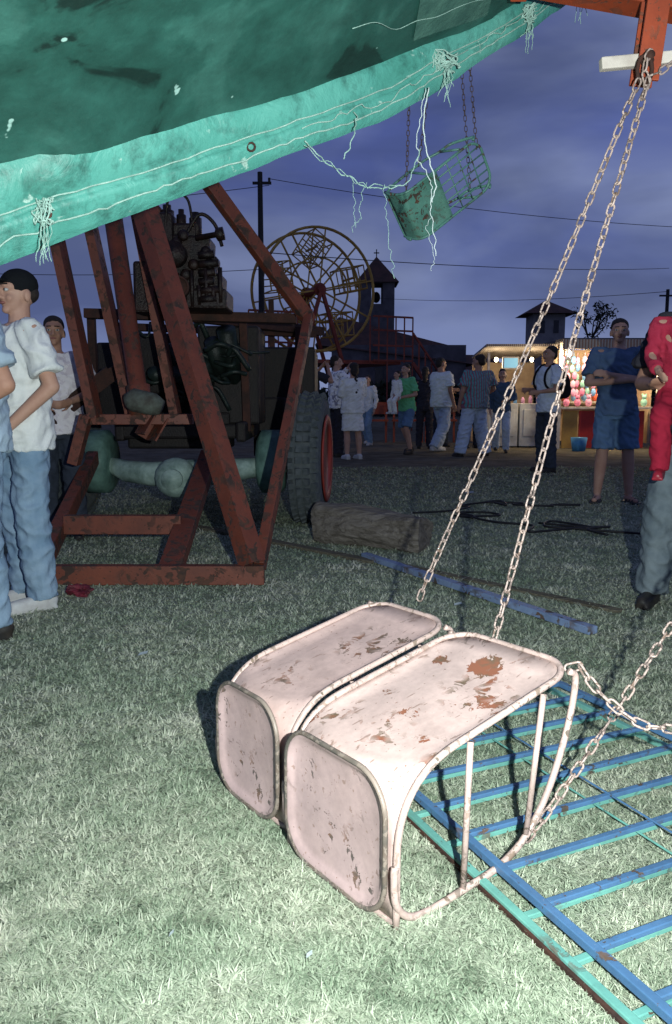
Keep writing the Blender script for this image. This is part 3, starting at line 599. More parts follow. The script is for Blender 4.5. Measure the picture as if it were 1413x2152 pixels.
b.tube([(-1.12,5.76,2.05),(-1.12,5.66,2.05)],.085,20);b.obj('pipes',M['mech'],e,True,world=True)
b=MB();b.tube([(-1.08,5.70,1.82),(-1.08,5.63,1.82)],.068,24);b.tube([V((-1.08+.066*math.cos(a),5.625,1.82+.066*math.sin(a))) for a in [k*.314159 for k in range(20)]],.008,6,True);b.obj('headlight',M['rust'],e,True,world=True)
# ---------------------------------------------------------------- people
def hand(b,wr,d,n,sc=1.,left=True,curl=.5):
    d=V(d).normalized();n=V(n);n=(n-d*n.dot(d)).normalized();s=d.cross(n)*(1 if left else -1)
    b.cap(V(wr),V(wr)+d*.03*sc,.024*sc,.028*sc)
    rot=Matrix((s,d,n)).transposed();b.ell(V(wr)+d*.055*sc,(.038*sc,.05*sc,.017*sc),rot)
    for k,l in enumerate((.066,.076,.07,.054)):
        p=V(wr)+d*.088*sc+s*(.029-.0195*k)*sc;a=curl*.5
        for j,f in enumerate((.45,.32,.25)):
            q=p+(d*math.cos(a)+n*math.sin(a))*l*f*sc;b.cap(p,q,(.0092-.0007*j)*sc,(.0088-.0007*j)*sc,8);p=q;a+=curl*.7
    p=V(wr)+d*.03*sc+s*.026*sc;q=p+(d*.6+s*.7+n*.25).normalized()*.042*sc;b.cap(p,q,.013*sc,.011*sc,8);b.cap(q,q+(d*.9+s*.15+n*.3).normalized()*.032*sc,.0105*sc,.009*sc,8)
def remesh(b,name,m,parent,vox,it=3,wr=0.,sc=1.):
    ob=b.obj(name,m,None);r=ob.modifiers.new('r','REMESH');r.mode='VOXEL';r.voxel_size=vox
    s=ob.modifiers.new('s','SMOOTH');s.factor=.5;s.iterations=it
    dg=bpy.context.evaluated_depsgraph_get();me=bpy.data.meshes.new_from_object(ob.evaluated_get(dg));old=ob.data
    ob.modifiers.clear();ob.data=me;bpy.data.meshes.remove(old)
    if wr:
        n=len(me.vertices);cof=np.zeros(n*3);me.vertices.foreach_get('co',cof);no=np.zeros(n*3);me.vertices.foreach_get('normal',no)
        cof=cof.reshape(-1,3);no=no.reshape(-1,3)
        h=np.array([noise.noise((c[0]*8,c[1]*8,c[2]*5))+1.0*(.5-abs(noise.noise((c[0]*12+c[2]*9,c[1]*12-c[2]*5,c[2]*12)))*2.8) for c in cof])
        me.vertices.foreach_set('co',(cof+no*(h*wr)[:,None]).reshape(-1))
    me.polygons.foreach_set('use_smooth',[True]*len(me.polygons))
    if len(me.materials)==0: me.materials.append(m)
    me.update();ob.parent=parent;return ob
def person(label,loc,head,h=1.72,J={},top_=None,legs=None,shoe='dshoe',skin='skin',sleeve='short',leg='long',hair='short',yaw=0,pitch=0,vox=.011,hs=1.,faces=True,lean=(0,0),wide=1.,extra=None,baggy=1.):
    sc=h/1.75;e=top('person',label,'person',loc,(0,0,R(head)));e.scale=(sc*wide,sc*wide,sc)
    lx,ly=lean
    D=dict(hl=(.09,0,.92),hr=(-.09,0,.92),kl=(.105,-.015,.49),kr=(-.105,-.015,.49),al=(.115,.02,.09),ar=(-.115,.02,.09),
      sl=(.185+lx,ly,1.43),sr=(-.185+lx,ly,1.43),el=(.245+lx*.8,.02+ly*.8,1.14),er=(-.245+lx*.8,.02+ly*.8,1.14),wl=(.24+lx*.5,-.07+ly*.5,.89),wr=(-.24+lx*.5,-.07+ly*.5,.89),fl=0,fr=0,nl=(-1,-.2,0),nr=(1,-.2,0),curl=.45)
    D.update(J);G={k:V(v) if isinstance(v,tuple) else v for k,v in D.items()}
    def cx(z): t=max(0,(z-.92)/.51);return lx*t,ly*t
    def sec(l,inf=0,fy=0): return [(cx(z)[0],cx(z)[1]+fy,z,rx+inf,ry+inf) for z,rx,ry in l]
    TS=[(.85,.12,.085),(.92,.155,.105),(1.03,.135,.092),(1.12,.135,.092),(1.25,.15,.10),(1.35,.16,.10),(1.42,.13,.082),(1.48,.065,.06)]
    b=MB();b.loft(sec(TS))
    nx,ny=cx(1.5);Hm=Matrix.Translation(V((nx,ny+.005,1.53)))@Euler((R(-pitch),0,R(yaw))).to_matrix().to_4x4()
    hp=lambda x,y,z: Hm@(V((x,y,z-1.53))*hs); HR=Hm.to_3x3()*hs
    b.cap((nx,ny+.01,1.43),hp(0,.012,1.58),.056,.052)
    def he(c,r): b.ell(hp(*c),r,HR)
    he((0,.015,1.65),(.073,.092,.092));he((0,-.022,1.60),(.056,.064,.075));he((0,-.062,1.545),(.024,.022,.02));he((0,-.05,1.66),(.058,.04,.035))
    b.cap(hp(0,-.088,1.645),hp(0,-.108,1.607),.008,.013,8);b.cap(hp(-.013,-.094,1.602),hp(.013,-.094,1.602),.009,.009,8)
    b.cap(hp(-.03,-.086,1.662),hp(.03,-.086,1.662),.008,.008,8)
    for s in(-1,1): he((s*.076,.012,1.615),(.011,.02,.032));he((s*.032,-.062,1.60),(.022,.02,.022))
    for a,bb,c,n,lf in(('sl','el','wl','nl',True),('sr','er','wr','nr',False)):
        b.cap(G[a]*.75+V((nx,ny,1.42))*.25,G[a],.055,.052);b.cap(G[a],G[bb],.05,.039);b.cap(G[bb],G[c],.040,.026);hand(b,G[c],G[c]-G[bb],G[n],1.,lf,G['curl'])
    for a,k,an,f in(('hl','kl','al','fl'),('hr','kr','ar','fr')):
        b.cap(G[a],G[k],.083,.055);b.cap(G[k],G[k].lerp(G[an],.35)+V((0,.012,0)),.054,.057);b.cap(G[k].lerp(G[an],.35)+V((0,.012,0)),G[an],.057,.036)
        fo=Matrix.Rotation(R(G[f]),3,'Z')@V((0,-1,0));b.cap(G[an]+V((0,0,-.045))-fo*.03,G[an]+fo*.14+V((0,0,-.06)),.034,.028)
    remesh(b,'body',M[skin],e,vox*.8 if vox<.01 else .010,2)
    if top_:
        b=MB();w0=.025*baggy
        TT=[(.84,.165,.118),(.92,.168,.12),(1.03,.155,.112),(1.15,.155,.112),(1.27,.165,.115),(1.37,.172,.112),(1.43,.14,.09),(1.475,.085,.072)]
        b.loft(sec(TT,w0-.012))
        for a,bb,c in(('sl','el','wl'),('sr','er','wr')):
            b.cap(G[a]*.7+V((nx,ny,1.41))*.3,G[a]+V((0,0,-.005)),.068,.066)
            if sleeve=='short': b.cap(G[a],G[a].lerp(G[bb],.78),.068,.068+.009*baggy,12,False,True)
            elif sleeve=='long': b.cap(G[a],G[bb],.068,.056);b.cap(G[bb],G[bb].lerp(G[c],.93),.056,.042,12,False,True)
        remesh(b,'shirt',top_,e,vox,3,.012)
    if legs:
        b=MB();g=.012*baggy
        b.loft([(0,0,.80,.15,.10),(0,0,.88,.172,.122),(0,0,.96,.165,.118),(0,0,1.0,.155,.11)])
        for a,k,an in(('hl','kl','al'),('hr','kr','ar')):
            if leg=='long': b.cap(G[a],G[k],.098,.07+g);b.cap(G[k],G[an]+V((0,0,-.03)),.07+g,.058+g,12,False,True)
            elif leg=='short': b.cap(G[a],G[a].lerp(G[k],.93),.1,.088+g,12,False,True)
        if leg=='skirt': b.loft([(0,0,.52,.20,.17),(0,0,.75,.19,.15),(0,0,.95,.16,.12)])
        remesh(b,'trousers' if leg!='skirt' else 'skirt',legs,e,vox,3,.010)
    for an,f in(('al','fl'),('ar','fr')):
        b=MB();fo=Matrix.Rotation(R(G[f]),3,'Z')@V((0,-1,0));a=G[an];RZ=Matrix.Rotation(R(G[f]),3,'Z')
        if shoe=='sandal':
            b.box(a+fo*.06+V((0,0,-.082)),(.085,.26,.022),RZ)
            for q in(.02,.09,.14): b.cap(a+fo*q+RZ@V((-.04,0,-.075)),a+fo*q+V((0,0,-.028 if q<.1 else -.035)),.010,.010,8);b.cap(a+fo*q+RZ@V((.04,0,-.075)),a+fo*q+V((0,0,-.028 if q<.1 else -.035)),.010,.010,8)
            remesh(b,'sandal',C['dshoe'],e,.008,1);continue
        b.cap(a+V((0,0,-.042))-fo*.035,a+fo*.155+V((0,0,-.056)),.043,.036);b.cap(a+V((0,0,-.05)),a+V((0,0,.01)),.045,.042,12,False,True)
        b.box(a+fo*.06+V((0,0,-.082)),(.075,.25,.02),RZ);remesh(b,'shoe',C[shoe],e,.012,1)
    b=MB()
    if hair=='cap':
        b.ell(hp(0,.018,1.675),(.083,.10,.082),HR);b.ell(hp(0,-.10,1.685),(.06,.06,.009),HR);ob=remesh(b,'cap',C['cap'],e,.008,1)
        b=MB();b.ell(hp(0,.055,1.635),(.075,.06,.055),HR);remesh(b,'hair',M['hair'],e,.009,1)
    else:
        b.ell(hp(0,.032,1.685),(.081,.088,.075),HR);b.ell(hp(0,.06,1.63),(.073,.058,.07),HR)
        if hair in('long','braid'): b.ell(hp(0,.06,1.60),(.078,.06,.10),HR)
        if hair=='long': b.cap(hp(0,.07,1.6),hp(0,.09,1.45),.065,.05)
        if hair=='braid':
            for k in range(9): b.ell(hp(.01*(-1)**k,.10+.005*k,1.54-.04*k),(.026,.024,.028),HR)
        remesh(b,'hair',M['hair'],e,.010,1,.004)
    if faces:
        for s in(-1,1):
            b=MB();b.ell(hp(s*.031,-.077,1.64),(.0145,.012,.009),HR,mi=0);b.ell(hp(s*.031,-.087,1.64),(.006,.0045,.006),HR,mi=1);b.obj('eye',[M['eye'],M['pupil']],e,True)
        b=MB();b.ell(hp(0,-.083,1.578),(.023,.012,.0075),HR);b.obj('mouth',M['lip'],e,True)
        b=MB()
        for s in(-1,1): b.cap(hp(s*.015,-.095,1.668),hp(s*.045,-.08,1.668),.005,.004,8)
        b.obj('eyebrows',M['hair'],e,True)
    if extra: extra(e,G)
    return e
walkA=dict(kl=(.10,-.14,.51),al=(.11,-.02,.10),kr=(-.10,.02,.49),ar=(-.10,.25,.13))
person('young man in white t-shirt, dark cap and light jeans, hands together',(-1.565,4.0,0),-50,1.68,dict(el=(.27,.06,1.16),wl=(.16,-.15,.94),er=(-.24,.0,1.15),wr=(-.08,-.2,.95),nl=(-1,0,0)),C['white'],C['jeans'],'shoe',hair='cap',yaw=14,vox=.009,baggy=1.7)
person('man in light blue shirt with bare forearm beside another man',(-1.57,3.5,0),-62,1.72,dict(el=(.29,.10,1.13),wl=(.16,-.12,.98)),C['lblue'],C['jeans'],'dshoe','skin2',vox=.009,baggy=1.3)
person('man in loose pale shirt standing behind the trailer post',(-2.08,6.0,0),20,1.66,dict(el=(.25,-.05,1.16),wl=(.1,-.25,1.1),er=(-.25,-.05,1.16),wr=(-.1,-.25,1.1)),C['pinkp'],C['navy'],skin='skin2',vox=.011,yaw=-5,baggy=1.8)
person('man in denim shirt and shorts smiling with arms crossed',(2.86,8.2,0),-12,1.86,dict(el=(.26,-.06,1.16),wl=(-.08,-.19,1.22),er=(-.26,-.06,1.15),wr=(.09,-.22,1.17),nl=(0,1,-.2),nr=(0,1,-.2),al=(.15,.02,.09),ar=(-.13,.02,.09),kl=(.12,-.01,.49),fl=15,fr=-15),C['denim'],C['dshort'],'sandal','skin','short','short',vox=.010,baggy=1.2,wide=1.05,yaw=-4)
person('adult in grey-blue jeans holding a small child on one arm',(1.80,3.95,0),-35,1.74,dict(er=(-.28,-.04,1.14),wr=(-.16,-.32,1.13),nr=(0,0,1),el=(.26,0,1.14),wl=(.0,-.3,1.1),kr=(-.15,-.02,.49),ar=(-.19,0,.09)),C['dark'],C['grey'],'dshoe','skin2','short',vox=.010,baggy=2.2)
person('small child in red clothes and red boots, carried by an adult',(1.585,3.68,.49),-25,1.10,dict(kl=(.12,-.22,.76),kr=(-.12,-.24,.78),al=(.13,-.17,.40),ar=(-.12,-.20,.42),el=(.22,-.08,1.2),wl=(.12,-.28,1.15),er=(-.22,-.06,1.2),wr=(-.16,-.26,1.1)),C['redtop'],C['red'],'boot','skin','long',vox=.011,baggy=.5)
def backpack(e,G):
    b=MB();b.ell((0,.22,1.22),(.15,.10,.2));b.box((0,.2,1.2),(.24,.13,.3));b.ell((0,.29,1.14),(.11,.06,.11));remesh(b,'backpack',C['bag'],e,.014,4)
    b=MB()
    for s in(-1,1): b.tube(catm([(s*.1,.14,1.42),(s*.12,.0,1.5),(s*.12,-.13,1.38),(s*.14,-.13,1.2),(s*.15,.08,1.08)],5),.016,8)
    b.obj('strap',C['bag'],e,True)
person('man in pale shirt with black backpack, dark trousers',(3.08,11.7,0),-70,1.82,dict(el=(.25,-.04,1.15),wl=(.2,-.26,1.12),er=(-.25,-.03,1.15),wr=(-.15,-.25,1.15)),C['white2'],C['navy'],'dshoe','skin2',extra=backpack,baggy=1.5)
person('girl with long braid in pale oversized sweater, bare legs',(.30,14.3,0),205,1.70,dict(el=(.22,-.03,1.17),wl=(.1,-.24,1.15),er=(-.22,-.03,1.17),wr=(-.1,-.24,1.2)),C['palegr'],C['palegr'],'shoe','skin','long','skirt','braid',faces=False,baggy=2.2,wide=1.08)
person('person in printed pale top and dark trousers, arms raised',(.02,14.9,0),110,1.86,dict(el=(.3,-.12,1.35),wl=(.12,-.25,1.55),er=(-.3,-.12,1.33),wr=(-.12,-.25,1.5)),C['prnt'],C['dark'],'dshoe','skin','long',hair='short',yaw=-15,baggy=1.8)
person('person in dark clothes raising hands to take pictures',(-.42,13.3,0),130,1.78,dict(el=(.28,-.2,1.35),wl=(.08,-.3,1.58),er=(-.28,-.2,1.33),wr=(-.08,-.3,1.56)),C['dark'],C['dark'],'dshoe','skin2','short',hair='long',faces=False)
person('woman in green top and denim shorts carrying a child',(1.38,15.6,0),-45,1.74,dict(walkA,er=(-.27,-.05,1.16),wr=(-.1,-.28,1.15),el=(.25,-.05,1.16),wl=(.05,-.28,1.1)),C['green'],C['dshort'],'dshoe','skin','short','short','long',lean=(0,-.06),baggy=1.6)
person('small child in pale clothes carried by a woman',(1.16,15.4,.60),-60,.98,dict(kl=(.14,-.22,.76),kr=(-.14,-.2,.76),al=(.15,-.15,.42),ar=(-.15,-.14,.42)),C['palegr'],C['palegr'],'shoe','skin','long',hs=1.2,hair='short')
person('person in dark clothes standing among the crowd',(1.92,17.4,0),170,1.76,{},C['dark'],C['dark'],faces=False,hair='long')
person('man in pale striped shirt and loose light trousers',(2.14,16.3,0),125,1.90,dict(walkA,el=(.26,-.08,1.16),wl=(.05,-.26,1.16)),C['str2'],C['palejean'],'shoe','skin2','short',faces=False,baggy=2.6,wide=1.1,lean=(.05,-.03))
person('man in dark striped shirt and jeans seen from behind',(2.60,15.0,0),200,1.88,dict(kl=(.15,-.02,.49),al=(.24,0,.09),ar=(-.19,0,.09),er=(-.3,.0,1.17),wr=(-.2,-.18,1.02)),C['str1'],C['palejean'],'dshoe','skin2','short',faces=False,baggy=2.6,wide=1.18,yaw=25,lean=(-.03,0))
person('woman in green top under dark jacket and jeans, walking',(3.3,16.0,0),-10,1.66,dict(walkA,el=(.26,-.03,1.15),wl=(.1,-.22,1.1)),C['jack'],C['palejean'],'dshoe','skin','long',hair='long',baggy=1.5)
person('person in dark top standing near the stalls',(2.98,17.6,0),10,1.68,{},C['tan'],C['navy'],'dshoe','skin2')
person('person in tan jacket standing behind the crowd',(2.38,18.2,0),20,1.80,{},C['tan'],C['navy'],'dshoe','skin2',sleeve='long')
person('person in light top among people by the benches',(.72,18.6,0),-30,1.62,walkA,C['palegr'],C['jeans'],'shoe','skin',sleeve='long',hair='long')
person('man in dark clothes partly behind the trailer',(-2.42,6.75,0),-20,1.58,{},C['dark'],C['dark'],'dshoe','skin2')
# ---------------------------------------------------------------- stalls
def lamp(loc,en,col=(1,.78,.48),r=.06):
    l=bpy.data.lights.new('bulb_light','POINT');l.energy=en;l.color=col;l.shadow_soft_size=r;o=bpy.data.objects.new('bulb_light',l);scene.collection.objects.link(o);o.location=loc
SX=.40
e=top('market_stall','brightly lit fairground stall hung with toys and balloons','stall',(5.5+SX,17.8,0))
b=MB();b.box((5.47+SX,18.9,1.15),(2.1,.06,2.1));b.box((4.42+SX,18.3,1.15),(.05,1.15,2.1));b.box((6.52+SX,18.3,1.15),(.05,1.15,2.1));b.obj('wall',M['cream'],e,world=True)
b=MB();b.beam((4.35+SX,17.9,2.30),(6.62+SX,17.9,2.30),2.0,.06);b.obj('roof',M['stone'],e,world=True)
b=MB();b.box((5.47+SX,16.88,2.2),(2.3,.04,.2));b.obj('fascia',M['fascia'],e,world=True)
for k,(x,wd,mm) in enumerate(((4.66,.34,'yelc'),(5.02,.34,'redc'),(5.38,.34,'redc'),(5.74,.34,'redc'),(6.10,.34,'redc'))):
    b=MB();b.box((x+SX,17.35,.42),(wd-.02,.05,.80));b.obj('counter_panel',M[mm],e,world=True)
b=MB();b.box((5.47+SX,17.45,.88),(2.05,.4,.05));b.box((5.47+SX,18.6,1.0),(2.0,.4,.04));b.box((5.47+SX,18.7,1.45),(2.0,.3,.04));b.obj('counter',M['white'],e,bevel=.005,world=True)
for x in(4.4+SX,6.52+SX):
    b=MB();b.beam((x,17.3,0),(x,17.3,2.26),.07,.07);b.obj('post',M['white'],e,world=True)
cols=[(.75,.25,.42),(.2,.42,.75),(.75,.45,.6),(.3,.6,.5),(.8,.4,.6),(.6,.12,.06)]
PM=[mat('toy_plastic',c,tuple(x*.9 for x in c),4,.4,0) for c in cols]
random.seed(11)
for r_ in range(5):
    for k in range(11):
        b=MB();x=4.54+.115*k+SX+random.uniform(-.03,.03);z=2.0-.17*r_+random.uniform(-.03,.03);b.ell((0,0,0),(.056,.045,.09));b.tube([(0,0,.08),(0,0,.17)],.006,5)
        o=b.obj('balloon',PM[(k*3+r_*2)%5],smooth=True,label='small pastel toy balloon hanging in the lit stall',category='balloon',group='balloons hanging in the stall');o.location=(x,17.6+.05*(k%2),z-.1)
for k in range(24):
    b=MB();b.ell((0,0,.09),(.07,.07,.09));b.ell((0,-.01,.21),(.05,.05,.05));b.ell((.04,0,.26),(.018,.012,.02));b.ell((-.04,0,.26),(.018,.012,.02))
    o=b.obj('stuffed_toy',PM[random.randrange(6)],smooth=True,label='small stuffed toy on a stall shelf',category='toy',group='toys on the stall shelves');o.location=(4.6+SX+.24*(k%8),18.55 if k<16 else 17.45,(1.02 if k<8 else 1.475) if k<16 else .905)
for x,y,z in((4.5+SX,17.1,2.02),(5.45+SX,17.1,2.04),(6.4+SX,17.1,1.85),(5.9+SX,17.9,2.1)):
    b=MB();b.ell((x,y,z),(.06,.06,.07));b.tube([(x,y,z+.05),(x,y,z+.13)],.02,8);b.obj('light_bulb',M['bulb'],e,True,world=True);lamp((x,y,z-.12),46)
e=top('market_stall','lit food stall with metal awning and white counter','stall',(3.9,18.5,0))
b=MB();b.box((4.05,19.6,1.0),(1.5,.05,1.9));b.obj('wall',M['cream'],e,world=True)
b=MB();b.box((4.05,18.6,2.15),(1.55,1.9,.05),Matrix.Rotation(R(-5),3,'X'));b.obj('awning',M['awn'],e,world=True)
for x in(3.35,4.75):
    b=MB();b.beam((x,17.75,0),(x,17.75,2.08),.05,.05);b.obj('post',M['white'],e,world=True)
for x in(3.72,4.42):
    b=MB();b.box((x,18.1,.5),(.66,.5,.95));b.box((x,17.84,.55),(.5,.02,.6));b.obj('counter',mat('white_enamel',(.65,.66,.62),(.4,.4,.37),4),e,bevel=.01,world=True)
b=MB();b.box((3.85,17.85,1.86),(.36,.06,.27),mi=0);b.box((3.85,17.815,1.86),(.30,.01,.21),mi=1);b.obj('screen',[M['white'],M['screen']],e,world=True)
for x in(3.6,4.4): 
    b=MB();b.ell((x,18.2,1.95),(.04,.04,.05));b.obj('light_bulb',M['bulb'],e,True,world=True);lamp((x,18.0,1.85),16)
for k in range(7):
    b=MB();hh_=.12+.1*random.random();b.loft([(0,0,0,.04,.04),(0,0,hh_*.7,.04,.04),(0,0,hh_*.8,.02,.02),(0,0,hh_,.02,.02)]);o=b.obj('bottle',PM[random.randrange(6)],smooth=True,label='small coloured bottle standing on the food stall counter',category='bottle',group='bottles on the food stall counter');o.location=(3.5+.17*k,18.0,.976)
b=MB();b.loft([(0,0,0,.13,.13),(0,0,.28,.17,.17)]);o=b.obj('bucket',mat('blue_plastic',(.1,.35,.6)),smooth=True,label='blue plastic bucket beside the stall',category='bucket');o.location=(5.05,16.6,0)
for x in(.9,1.8,2.6):
    b=MB();b.box((x,20,.55),(.8,.35,.05));b.box((x,20.2,.85),(.8,.04,.3));b.beam((x-.35,20,0),(x-.35,20.1,.95),.05,.05);b.beam((x+.35,20,0),(x+.35,20.1,.95),.05,.05)
    b.obj('bench',M['redf'],label='dark red bench behind the crowd',category='bench',group='red benches behind the crowd')
# ---------------------------------------------------------------- ferris wheel
FC=V((-.78,28,4.72));yw=R(24);e=top('ferris_wheel','small yellow ferris wheel with barred cages on red platform','ferris wheel',(FC.x,FC.y,0))
ax=V((math.cos(yw+math.pi/2),math.sin(yw+math.pi/2),0));px=V((math.cos(yw),math.sin(yw),0));up=V((0,0,1));Rr=2.02
for s in(-.55,.55):
    b=MB();b.tube([FC+ax*s+(px*math.cos(a)+up*math.sin(a))*Rr for a in [k*2*math.pi/48 for k in range(48)]],.05,6,True)
    b.tube([FC+ax*s+(px*math.cos(a)+up*math.sin(a))*Rr*.52 for a in [k*2*math.pi/40 for k in range(40)]],.033,6,True)
    b.obj('rim',M['yellow'],e,world=True)
    for k in range(10):
        a=k*math.pi/5+.2;b=MB();b.beam(FC+ax*s,FC+ax*s+(px*math.cos(a)+up*math.sin(a))*Rr,.05,.05);b.obj('spoke',M['yellow'],e,world=True)
b=MB();b.tube([FC-ax*.8,FC+ax*.8],.14,12)
for s in(-.6,.6): b.tube([FC+ax*(s-.03),FC+ax*(s+.03)],.22,16)
b.obj('hub',M['redf'],e,world=True)
for k in range(5):
    a=k*2*math.pi/5+.35;c=FC+(px*math.cos(a)+up*math.sin(a))*Rr*.70
    b=MB();b.tube([c+ax*(-.5),c+ax*.5],.04,6)
    ct,st=math.cos(a*.6),math.sin(a*.6)
    def q_(i,j,s): return c+ax*s+px*(i*ct-j*st)+up*(i*st+j*ct)
    for s in(-.42,.42):
        for i in(-.45,-.22,0,.22,.45): b.tube([q_(i,-.42,s),q_(i,.36,s)],.022,5)
        for j in(-.42,-.15,.36): b.tube([q_(-.45,j,s),q_(.45,j,s)],.026,5)
    for i in(-.45,.45):
        for j in(-.42,-.15,.36): b.tube([q_(i,j,-.42),q_(i,j,.42)],.026,5)
    b.obj('cage',M['yellow'],e,world=True)
b=MB()
for s in(-.75,.75):
    for d in(-1.5,1.5): b.beam(FC+ax*s,V((FC.x,FC.y,0))+ax*s+px*d,.11,.11)
b.obj('support_leg',M['redf'],e,world=True)
b=MB();B0=V((FC.x,FC.y,0))
b.box(B0+V((0,0,2.3)),(5.0,3.4,.12),Matrix.Rotation(yw,3,'Z'))
for z in(2.36,2.85,3.35,3.8):
    b.beam(B0+px*-2.9+ax*-1.8+up*z,B0+px*(-1.2)+ax*-1.8+up*z,.06,.06);b.beam(B0+px*1.4+ax*-1.8+up*z,B0+px*2.9+ax*-1.8+up*z,.06,.06)
for k in range(19):
    if 6<=k<=12: continue
    q=B0+px*(-2.9+k*.322)+ax*-1.8;b.beam(q+up*(0 if k%3==0 else 2.3),q+up*3.8,.045,.045)
for k in range(6): b.beam(B0+px*(2.9+.25*k)-ax*1.8+up*(2.3-.3*k),B0+px*(2.9+.25*k)-ax*1.8+up*(3.3-.3*k),.05,.05)
b.beam(B0+px*2.9-ax*1.8+up*3.3,B0+px*4.2-ax*1.8+up*1.7,.06,.06);b.beam(B0+px*2.9-ax*1.8+up*2.3,B0+px*4.2-ax*1.8+up*.7,.08,.12);b.obj('platform',M['redf'],e,world=True)
# ---------------------------------------------------------------- buildings
def pyr(b,c,hw,z0,z1,mi=0,ov=0): 
    x,y=c;h=hw+ov;b.add([(x-h,y-h,z0),(x+h,y-h,z0),(x+h,y+h,z0),(x-h,y+h,z0),(x,y,z1)],[(0,1,4),(1,2,4),(2,3,4),(3,0,4),(3,2,1,0)],mi)
e=top('chapel','dark stone chapel with square bell tower and tiled roof','church',(3,60,0))
b=MB();hw=1.25;x0,y0=2.95,60
for sx in(-1,1):
    for sy in(-1,1): b.box((x0+sx*(hw-.42),y0+sy*(hw-.42),8.65),(.84,.84,1.5))
b.box((x0,y0,3.95),(2*hw,2*hw,7.9));b.box((x0,y0,9.45),(2*hw+.1,2*hw+.1,.2));b.obj('tower',M['stone'],e,world=True)
b=MB();pyr(b,(x0,y0),hw,9.4,11.4,0,.3);b.obj('tower_roof',M['roof'],e,world=True)
b=MB();b.beam((x0,y0,11.3),(x0,y0,11.9),.07,.07);b.beam((x0-.2,y0,11.65),(x0+.2,y0,11.65),.07,.07);b.obj('cross',M['wire'],e,world=True)
b=MB();b.ell((x0,y0,8.5),(.3,.3,.4));b.obj('bell',M['dark'],e,world=True)
b=MB();b.box((4.2,57,2.35),(9,5.5,4.7));b.obj('wall',M['stone'],e,world=True)
b=MB();b.add([(-1.4,54,4.7),(9.4,54,3.4),(9.4,60,3.4),(-1.4,60,4.7),(.2,57,6.8),(8.6,57,4.7)],[(0,1,5,4),(2,3,4,5),(0,4,3),(1,2,5),(3,2,1,0)]);b.obj('roof',M['roof'],e,world=True)
for x in(1,3,5,7):
    b=MB();b.box((x,54.22,2.8),(.7,.1,1.4));b.obj('window',M['win'],e,world=True)
e=top('tower_house','small tower with overhanging tiled pyramid roof','building',(15.4,60,0))
b=MB();b.box((15.4,60,3.6),(2.3,2.3,7.2));b.box((15.4,61,2.1),(3.4,3.4,4.2));b.obj('wall',M['wallp'],e,world=True)
b=MB();pyr(b,(15.4,60),1.15,7.2,8.3,0,.7);pyr(b,(15.4,61),1.7,4.2,5.9,0,.4);b.obj('roof',M['roof'],e,world=True)
for x in(14.9,15.9):
    b=MB();b.box((x,58.83,6.3),(.35,.06,.9));b.obj('window',M['win'],e,world=True)
random.seed(4)
for k,(x,wd,h_) in enumerate(((-26,12,3.2),(-13,10,3.0),(24,12,2.6),(38,12,3),(11,3.5,3.2))):
    e=top('house','low dark rural house with shallow tiled roof','house',(x,66,0),group='low houses beyond the field')
    b=MB();b.box((x,66,h_/2),(wd,6,h_));b.obj('wall',M['wallp'],e,world=True)
    b=MB();b.add([(x-wd/2-.4,62.6,h_),(x+wd/2+.4,62.6,h_),(x+wd/2+.4,69.4,h_),(x-wd/2-.4,69.4,h_),(x-wd/2-.2,66,h_+1.5),(x+wd/2+.2,66,h_+1.5)],[(0,1,5,4),(2,3,4,5),(0,4,3),(1,2,5),(3,2,1,0)]);b.obj('roof',M['roof'],e,world=True)
    b=MB();b.box((x-.5,62.96,1.1),(.9,.06,2.1));b.obj('door',M['win'],e,world=True)
n=26000;P0=np.stack([rng.uniform(-80,90,n),rng.uniform(50,54,n)*1.0+rng.normal(0,.5,n),np.zeros(n)],1)
hh=np.array([1.7+.8*noise.noise((p[0]*.13,0,0))+.4*noise.noise((p[0]*.6,2,0)) for p in P0]);P0[:,2]=rng.random(n)**.6*np.maximum(hh,.5)
d=rng.normal(0,.16,(n,3,3));vv=(P0[:,None,:]+d).reshape(-1,3)
me=bpy.data.meshes.new('hedge');me.from_pydata(vv.tolist(),[],[(3*i,3*i+1,3*i+2) for i in range(n)]);me.materials.append(M['hedge']);o=bpy.data.objects.new('hedge',me);scene.collection.objects.link(o);o['kind']='stuff';o['label']='dark unkempt hedge line beyond the field';o['category']='hedge'
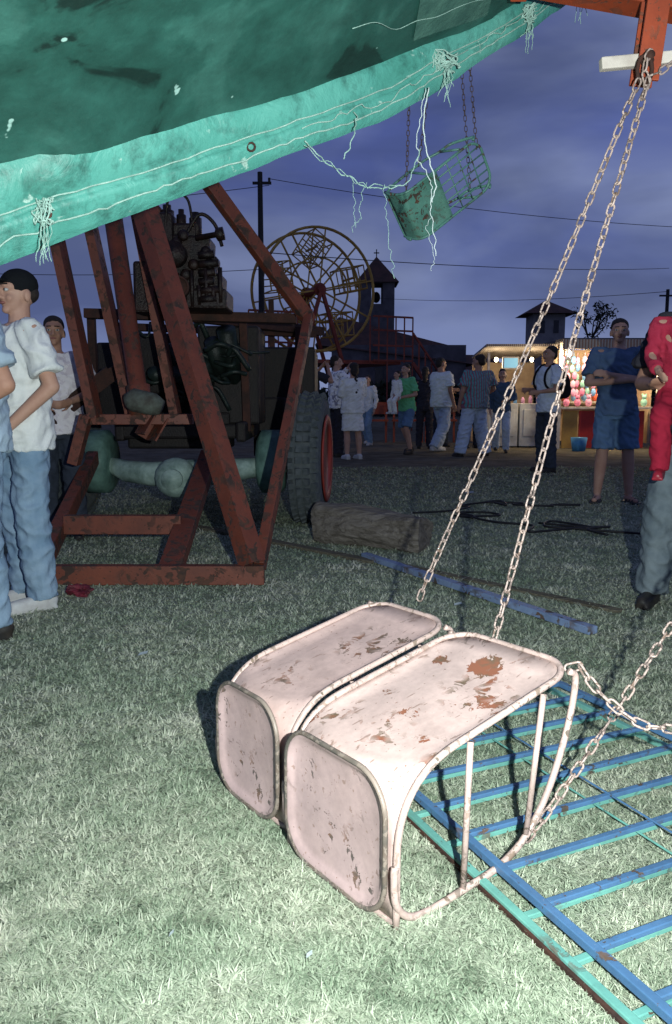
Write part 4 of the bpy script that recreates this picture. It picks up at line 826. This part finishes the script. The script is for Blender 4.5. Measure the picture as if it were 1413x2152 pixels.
e=top('tree','small sparse tree with scattered leaf clumps','tree',(11,36,0))
b=MB();tips=[];random.seed(17)
def br(p,d,L,r,k):
    q=p+d*L;b.tube([p,p.lerp(q,.5)+V((random.uniform(-.05,.05),0,0)),q],[r,r*.85,r*.7],6)
    if k==0: tips.append(q);return
    for _ in range(3 if k>1 else 2):
        nd=(d+V((random.uniform(-.75,.75),random.uniform(-.6,.6),random.uniform(-.1,.5)))).normalized();br(q,nd,L*.58,r*.6,k-1)
    tips.append(q)
br(V((11,36,0)),V((0,0,1)),2.5,.09,3);b.obj('trunk',M['bark'],e,world=True)
b=MB()
for t in tips:
    for _ in range(16):
        c=t+V((random.gauss(0,.13),random.gauss(0,.13),random.gauss(0,.12)));b.add([c+V((random.gauss(0,.06),random.gauss(0,.06),random.gauss(0,.06))) for _ in range(3)],[(0,1,2)])
b.obj('crown',M['hedge'],e,world=True)
e=top('utility_pole','tall dark utility pole with crossarm','utility pole',(-1.82,20,0));b=MB();b.tube([(-1.82,20,0),(-1.82,20,6.45)],[.09,.06],10);b.beam((-2.0,20,6.2),(-1.55,20,6.2),.05,.06);b.tube([(-1.6,20,6.2),(-1.6,20,6.32)],.03,8);b.obj('pole',M['wire'],e,world=True)
e=top('utility_pole','distant dark utility pole','utility pole',(16.2,40,0));b=MB();b.tube([(16.2,40,0),(16.2,40,6.4)],[.11,.08],10);b.beam((15.8,40,6.1),(16.6,40,6.1),.06,.08);b.obj('pole',M['wire'],e,world=True)
def wire(p,q,sag,r=.008):
    p=V(p);q=V(q);b=MB();b.tube([p.lerp(q,t)-V((0,0,sag*4*t*(1-t))) for t in [i/24 for i in range(25)]],r,5);b.obj('power_line',M['wire'],label='thin overhead power line',category='power line',group='overhead power lines')
wire((-1.6,20,6.3),(14,24,5.9),.3);wire((-1.6,20,6.15),(-14,17,4.6),.2);wire((-1.8,20,4.6),(16.2,40,7.4),.2,.012);wire((2.95,58,8.2),(16.2,40,6.3),.3,.014);wire((-1.8,20,4.2),(-16,22,4.9),.3)
